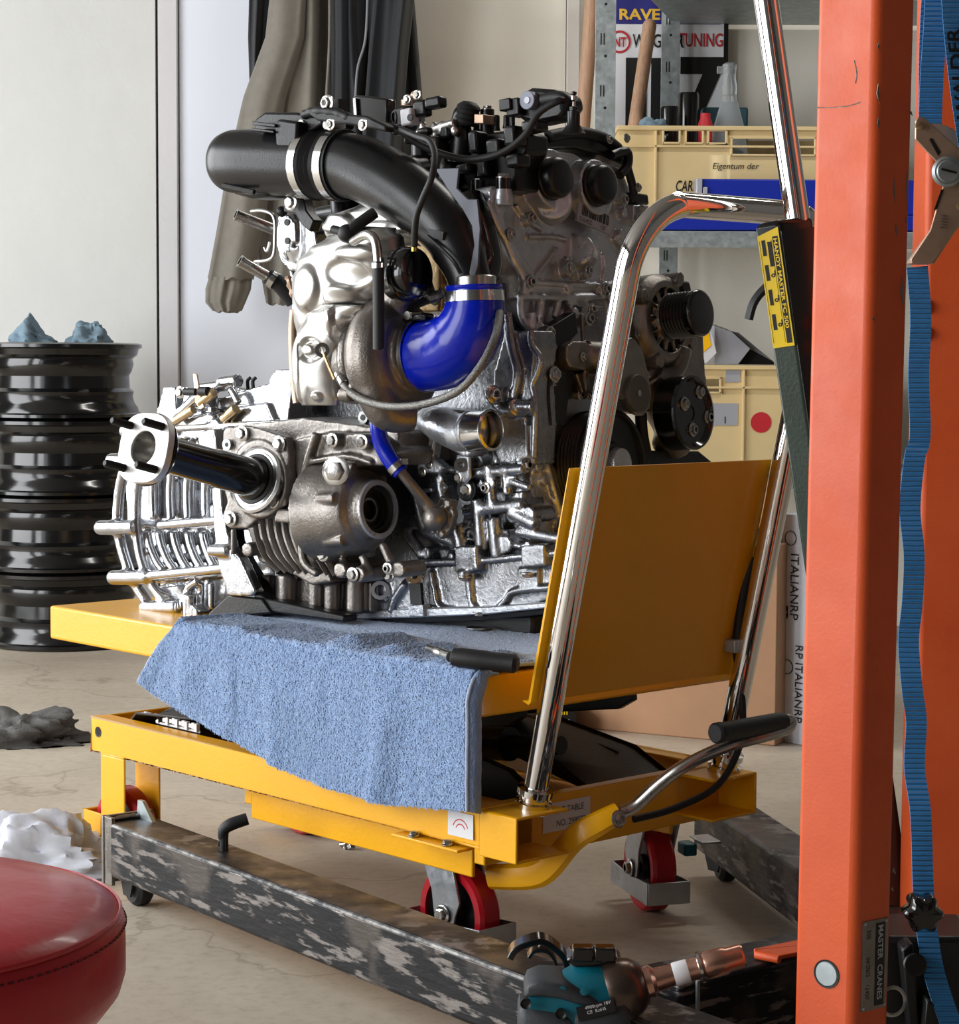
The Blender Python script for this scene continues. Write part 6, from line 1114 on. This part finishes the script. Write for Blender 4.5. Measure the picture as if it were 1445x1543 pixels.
m = MB(); pL(m, [(950, 306), (972, 306), (976, 322), (960, 338), (950, 330)], .012, .02); cast('side_bracket', m, 'cast', .002, 2)
for x, y in ((956, 280), (962, 312), (958, 325), (912, 208), (938, 206)): bL(x, y, .016, 6)
# ================================================================ red stool in the foreground
SZ_ = .42; sc0 = PZ(-207, 1377, SZ_); SR = .18
stl = thing('shop_stool', sc0*V3(1, 1, 0), 'round red vinyl workshop stool in the near left corner', 'stool')
b = sc0
build('seat', MB().lathe(b, Z3, [(0, .012), (.06, .011), (.12, .007), (.16, .001), (.176, -.006), (.181, -.014), (.1815, -.03), (.1815, -.05), (.178, -.062), (.168, -.075), (.15, -.085), (0, -.09)], 96), M['vinyl'], stl, angle=60)
build('piping', MB().lathe(b, Z3, [(.1768, -.0062), (.178, -.0052), (.1792, -.0066), (.1788, -.0085), (.177, -.0082)], 96, closed=True), M['vinyl'], stl)
mb = MB()
for k in range(150): a_ = 2*math.pi*k/150; p_ = b+V3(math.cos(a_)*.1818, math.sin(a_)*.1818, -.0155); t_ = V3(-math.sin(a_), math.cos(a_), 0); mb.box(p_, .0042, .0012, .0011, (t_, V3(math.cos(a_), math.sin(a_), 0), Z3))
build('stitching', mb, mat('dark_red_thread', (88, 6, 14), .6), stl, kind='stuff')
build('column', MB().lathe(b*V3(1, 1, 0), Z3, [(.03, .07), (.03, .2), (.02, .2), (.02, .34)], 32), M['chrome'], stl)
for k in range(5):
    a_ = k*2*math.pi/5+.3; d_ = V3(math.cos(a_), math.sin(a_), 0); o_ = b*V3(1, 1, 0)
    lg = build('foot', MB().tube([o_+Z3*.09, o_+d_*.12+Z3*.075, o_+d_*.22+Z3*.06], [.02, .017, .013], 12, sub=4), M['chrome'], stl)
    build('castor', MB().lathe(o_+d_*.215+Z3*.025-np.cross(d_, Z3)*.012, np.cross(d_, Z3), [(.0, 0), (.022, 0), (.025, .004), (.025, .02), (.022, .024), (0, .024)], 24), M['rubber'], lg)
# ================================================================ impact wrench lying on the crane leg
wy = 2.16
iw = thing('impact_wrench', PY(880, 1530, wy), 'teal and charcoal cordless impact wrench with long socket, lying on the steel leg', 'power tool')
def Wp(px, py, y=wy): return PY(px, py, y)
K = wy/F_PX
def loft(name, secs, m, par=iw, n=28, sq=2.6, label=None):
    """secs: (px, py_top, py_bottom, y, halfdepth) along the tool"""
    mb = MB(); vs = []
    for px, pt_, pb2, y_, hd_ in secs:
        a_, c_ = Wp(px, pt_, y_), Wp(px, pb2, y_); mid = (a_+c_)/2; up_ = (a_-c_)/2
        for k in range(n):
            t = 2*math.pi*k/n; cc, ss = math.cos(t), math.sin(t)
            vs.append(mid+up_*np.sign(cc)*abs(cc)**(2/sq)+V3(0, hd_, 0)*np.sign(ss)*abs(ss)**(2/sq))
    N = len(secs); mb.add(vs, [(i*n+k, i*n+(k+1) % n, (i+1)*n+(k+1) % n, (i+1)*n+k) for i in range(N-1) for k in range(n)]+[tuple(range(n)), tuple(range(N*n-1, (N-1)*n-1, -1))])
    return build(name, mb, m, par, angle=45, label=label)
loft('teal_body', [(804, 1470, 1560, wy+.003, .03), (850, 1466, 1570, wy+.003, .033), (868, 1456, 1572, wy+.002, .034), (930, 1451, 1570, wy+.002, .034), (948, 1464, 1560, wy+.002, .032)], M['teal'])
loft('rear_cap', [(788, 1508, 1560, wy, .018), (791, 1500, 1566, wy, .028), (800, 1497, 1575, wy, .0335), (850, 1500, 1590, wy, .0375), (866, 1506, 1590, wy, .0375), (869, 1512, 1585, wy, .034)], M['charcoal'])
loft('motor_housing', [(797, 1480, 1494, wy, .022), (803, 1468, 1492, wy, .031), (820, 1461, 1491, wy, .034), (850, 1463, 1494, wy, .0365), (870, 1470, 1500, wy, .0365), (900, 1486, 1508, wy, .036), (912, 1494, 1510, wy, .034)], M['charcoal'], sq=3.2)
loft('side_panel', [(872, 1506, 1565, wy, .0362), (880, 1500, 1570, wy, .038), (925, 1492, 1568, wy, .038), (946, 1486, 1560, wy, .036), (955, 1500, 1550, wy, .033)], M['charcoal'], sq=3.2)
for px, py in ((800, 1512), (853, 1527)): build('screw_recess', MB().lathe(Wp(px, py, wy-.0372), -Y3, [(.0035, -.002), (.0055, 0), (.0055, -.004)], 16), M['ink'], iw)
for px, py in ((855, 1491), (888, 1492)): build('screw', MB().lathe(Wp(px, py, wy-.035), -Y3, [(.0035, -.002), (.0045, .0005), (.002, .001)], 16), M['teal'], iw)
rp_ = MB().prism([Wp(876, 1518, wy-.0392), Wp(932, 1503, wy-.0392), Wp(936, 1522, wy-.0392), (Wp(880, 1538, wy-.0392))], (0, .003, 0)); rpl = build('rating_plate', rp_, M['ink'], iw)
dxx = unit(Wp(932, 1503, wy)-Wp(876, 1518, wy)); uu_ = unit(V3(-dxx[2], 0, dxx[0]))
lettering('4900rpm 18V', Wp(890, 1520, wy-.0397), dxx, uu_, .0035, M['white'], rpl); lettering('CE  RoHS', Wp(893, 1527, wy-.0397), dxx, uu_, .0035, M['white'], rpl)
# belt clip and mounting block on top
mb = MB(); mb.prism([Wp(860, 1446), Wp(870, 1438), Wp(935, 1440), Wp(946, 1448), Wp(930, 1458), Wp(872, 1456)], (0, .04, 0)); clp = build('clip_block', mb, M['gloss'], iw, bevel=.002)
for px in (885, 918): build('clip_stud', MB().box(Wp(px, 1434), .022, .02, .015), M['gloss'], clp, bevel=.002)
# front housing, anvil, extension and socket
tip, root = Wp(1118, 1438, wy), Wp(945, 1488, wy+.0); ax_ = unit(tip-root)
l_ = np.linalg.norm(tip-root)
build('hammer_case', MB().lathe(root-ax_*.02, ax_, [(.0, .004), (.031, .006), (.033, .012), (.0325, .022), (.029, .034), (.021, .044), (.016, .046)], 48), mat('nose_painted_reflection', (92, 78, 70), .28, .85, .1, 40), iw)  # brown tint paints a copper reflection into the nose colour
build('extension', MB().lathe(root+ax_*.01, ax_, [(.0165, 0), (.017, .022), (.0125, .026), (.0115, .045), (.0115, l_*.62), (.0125, l_*.64)], 36), M['steel_orange_reflection'], iw, label='steel extension with an orange reflection in its colour')
build('white_band', MB().lathe(root+ax_*.055, ax_, [(.0117, 0), (.0122, .001), (.0122, .015), (.0117, .016)], 36, closed=True), M['white'], iw)
so = root+ax_*(l_*.66); build('ring_clip', MB().lathe(so, ax_, [(.013, 0), (.0165, .001), (.0165, .004), (.013, .005)], 36, closed=True), M['mach'], iw)
build('socket', MB().lathe(so+ax_*.006, ax_, [(.013, 0), (.0145, .003), (.0145, .022), (.0125, .026), (.0125, .04), (.011, .043)], 36), M['steel_orange_reflection'], iw, label='steel socket with an orange reflection in its colour')
# black ring beside it
bl = thing('hose_clamp_ring', PY(825, 1450, 2.28), 'black plastic ring clip standing on the steel leg behind the impact wrench', 'clip')
P = [PY(a_, b_, 2.27) for a_, b_ in ((775, 1440), (782, 1428), (797, 1419), (822, 1413), (843, 1424), (858, 1440), (862, 1462))]; build('band', MB().ribbon(P, Y3, .03, .007, 6), M['gloss'], bl, bevel=.001)
P = [PY(a_, b_, 2.265) for a_, b_ in ((803, 1440), (812, 1430), (830, 1430), (842, 1442), (846, 1460))]; build('inner_band', MB().ribbon(P, Y3, .02, .004, 6), M['gloss'], bl, bevel=.001)
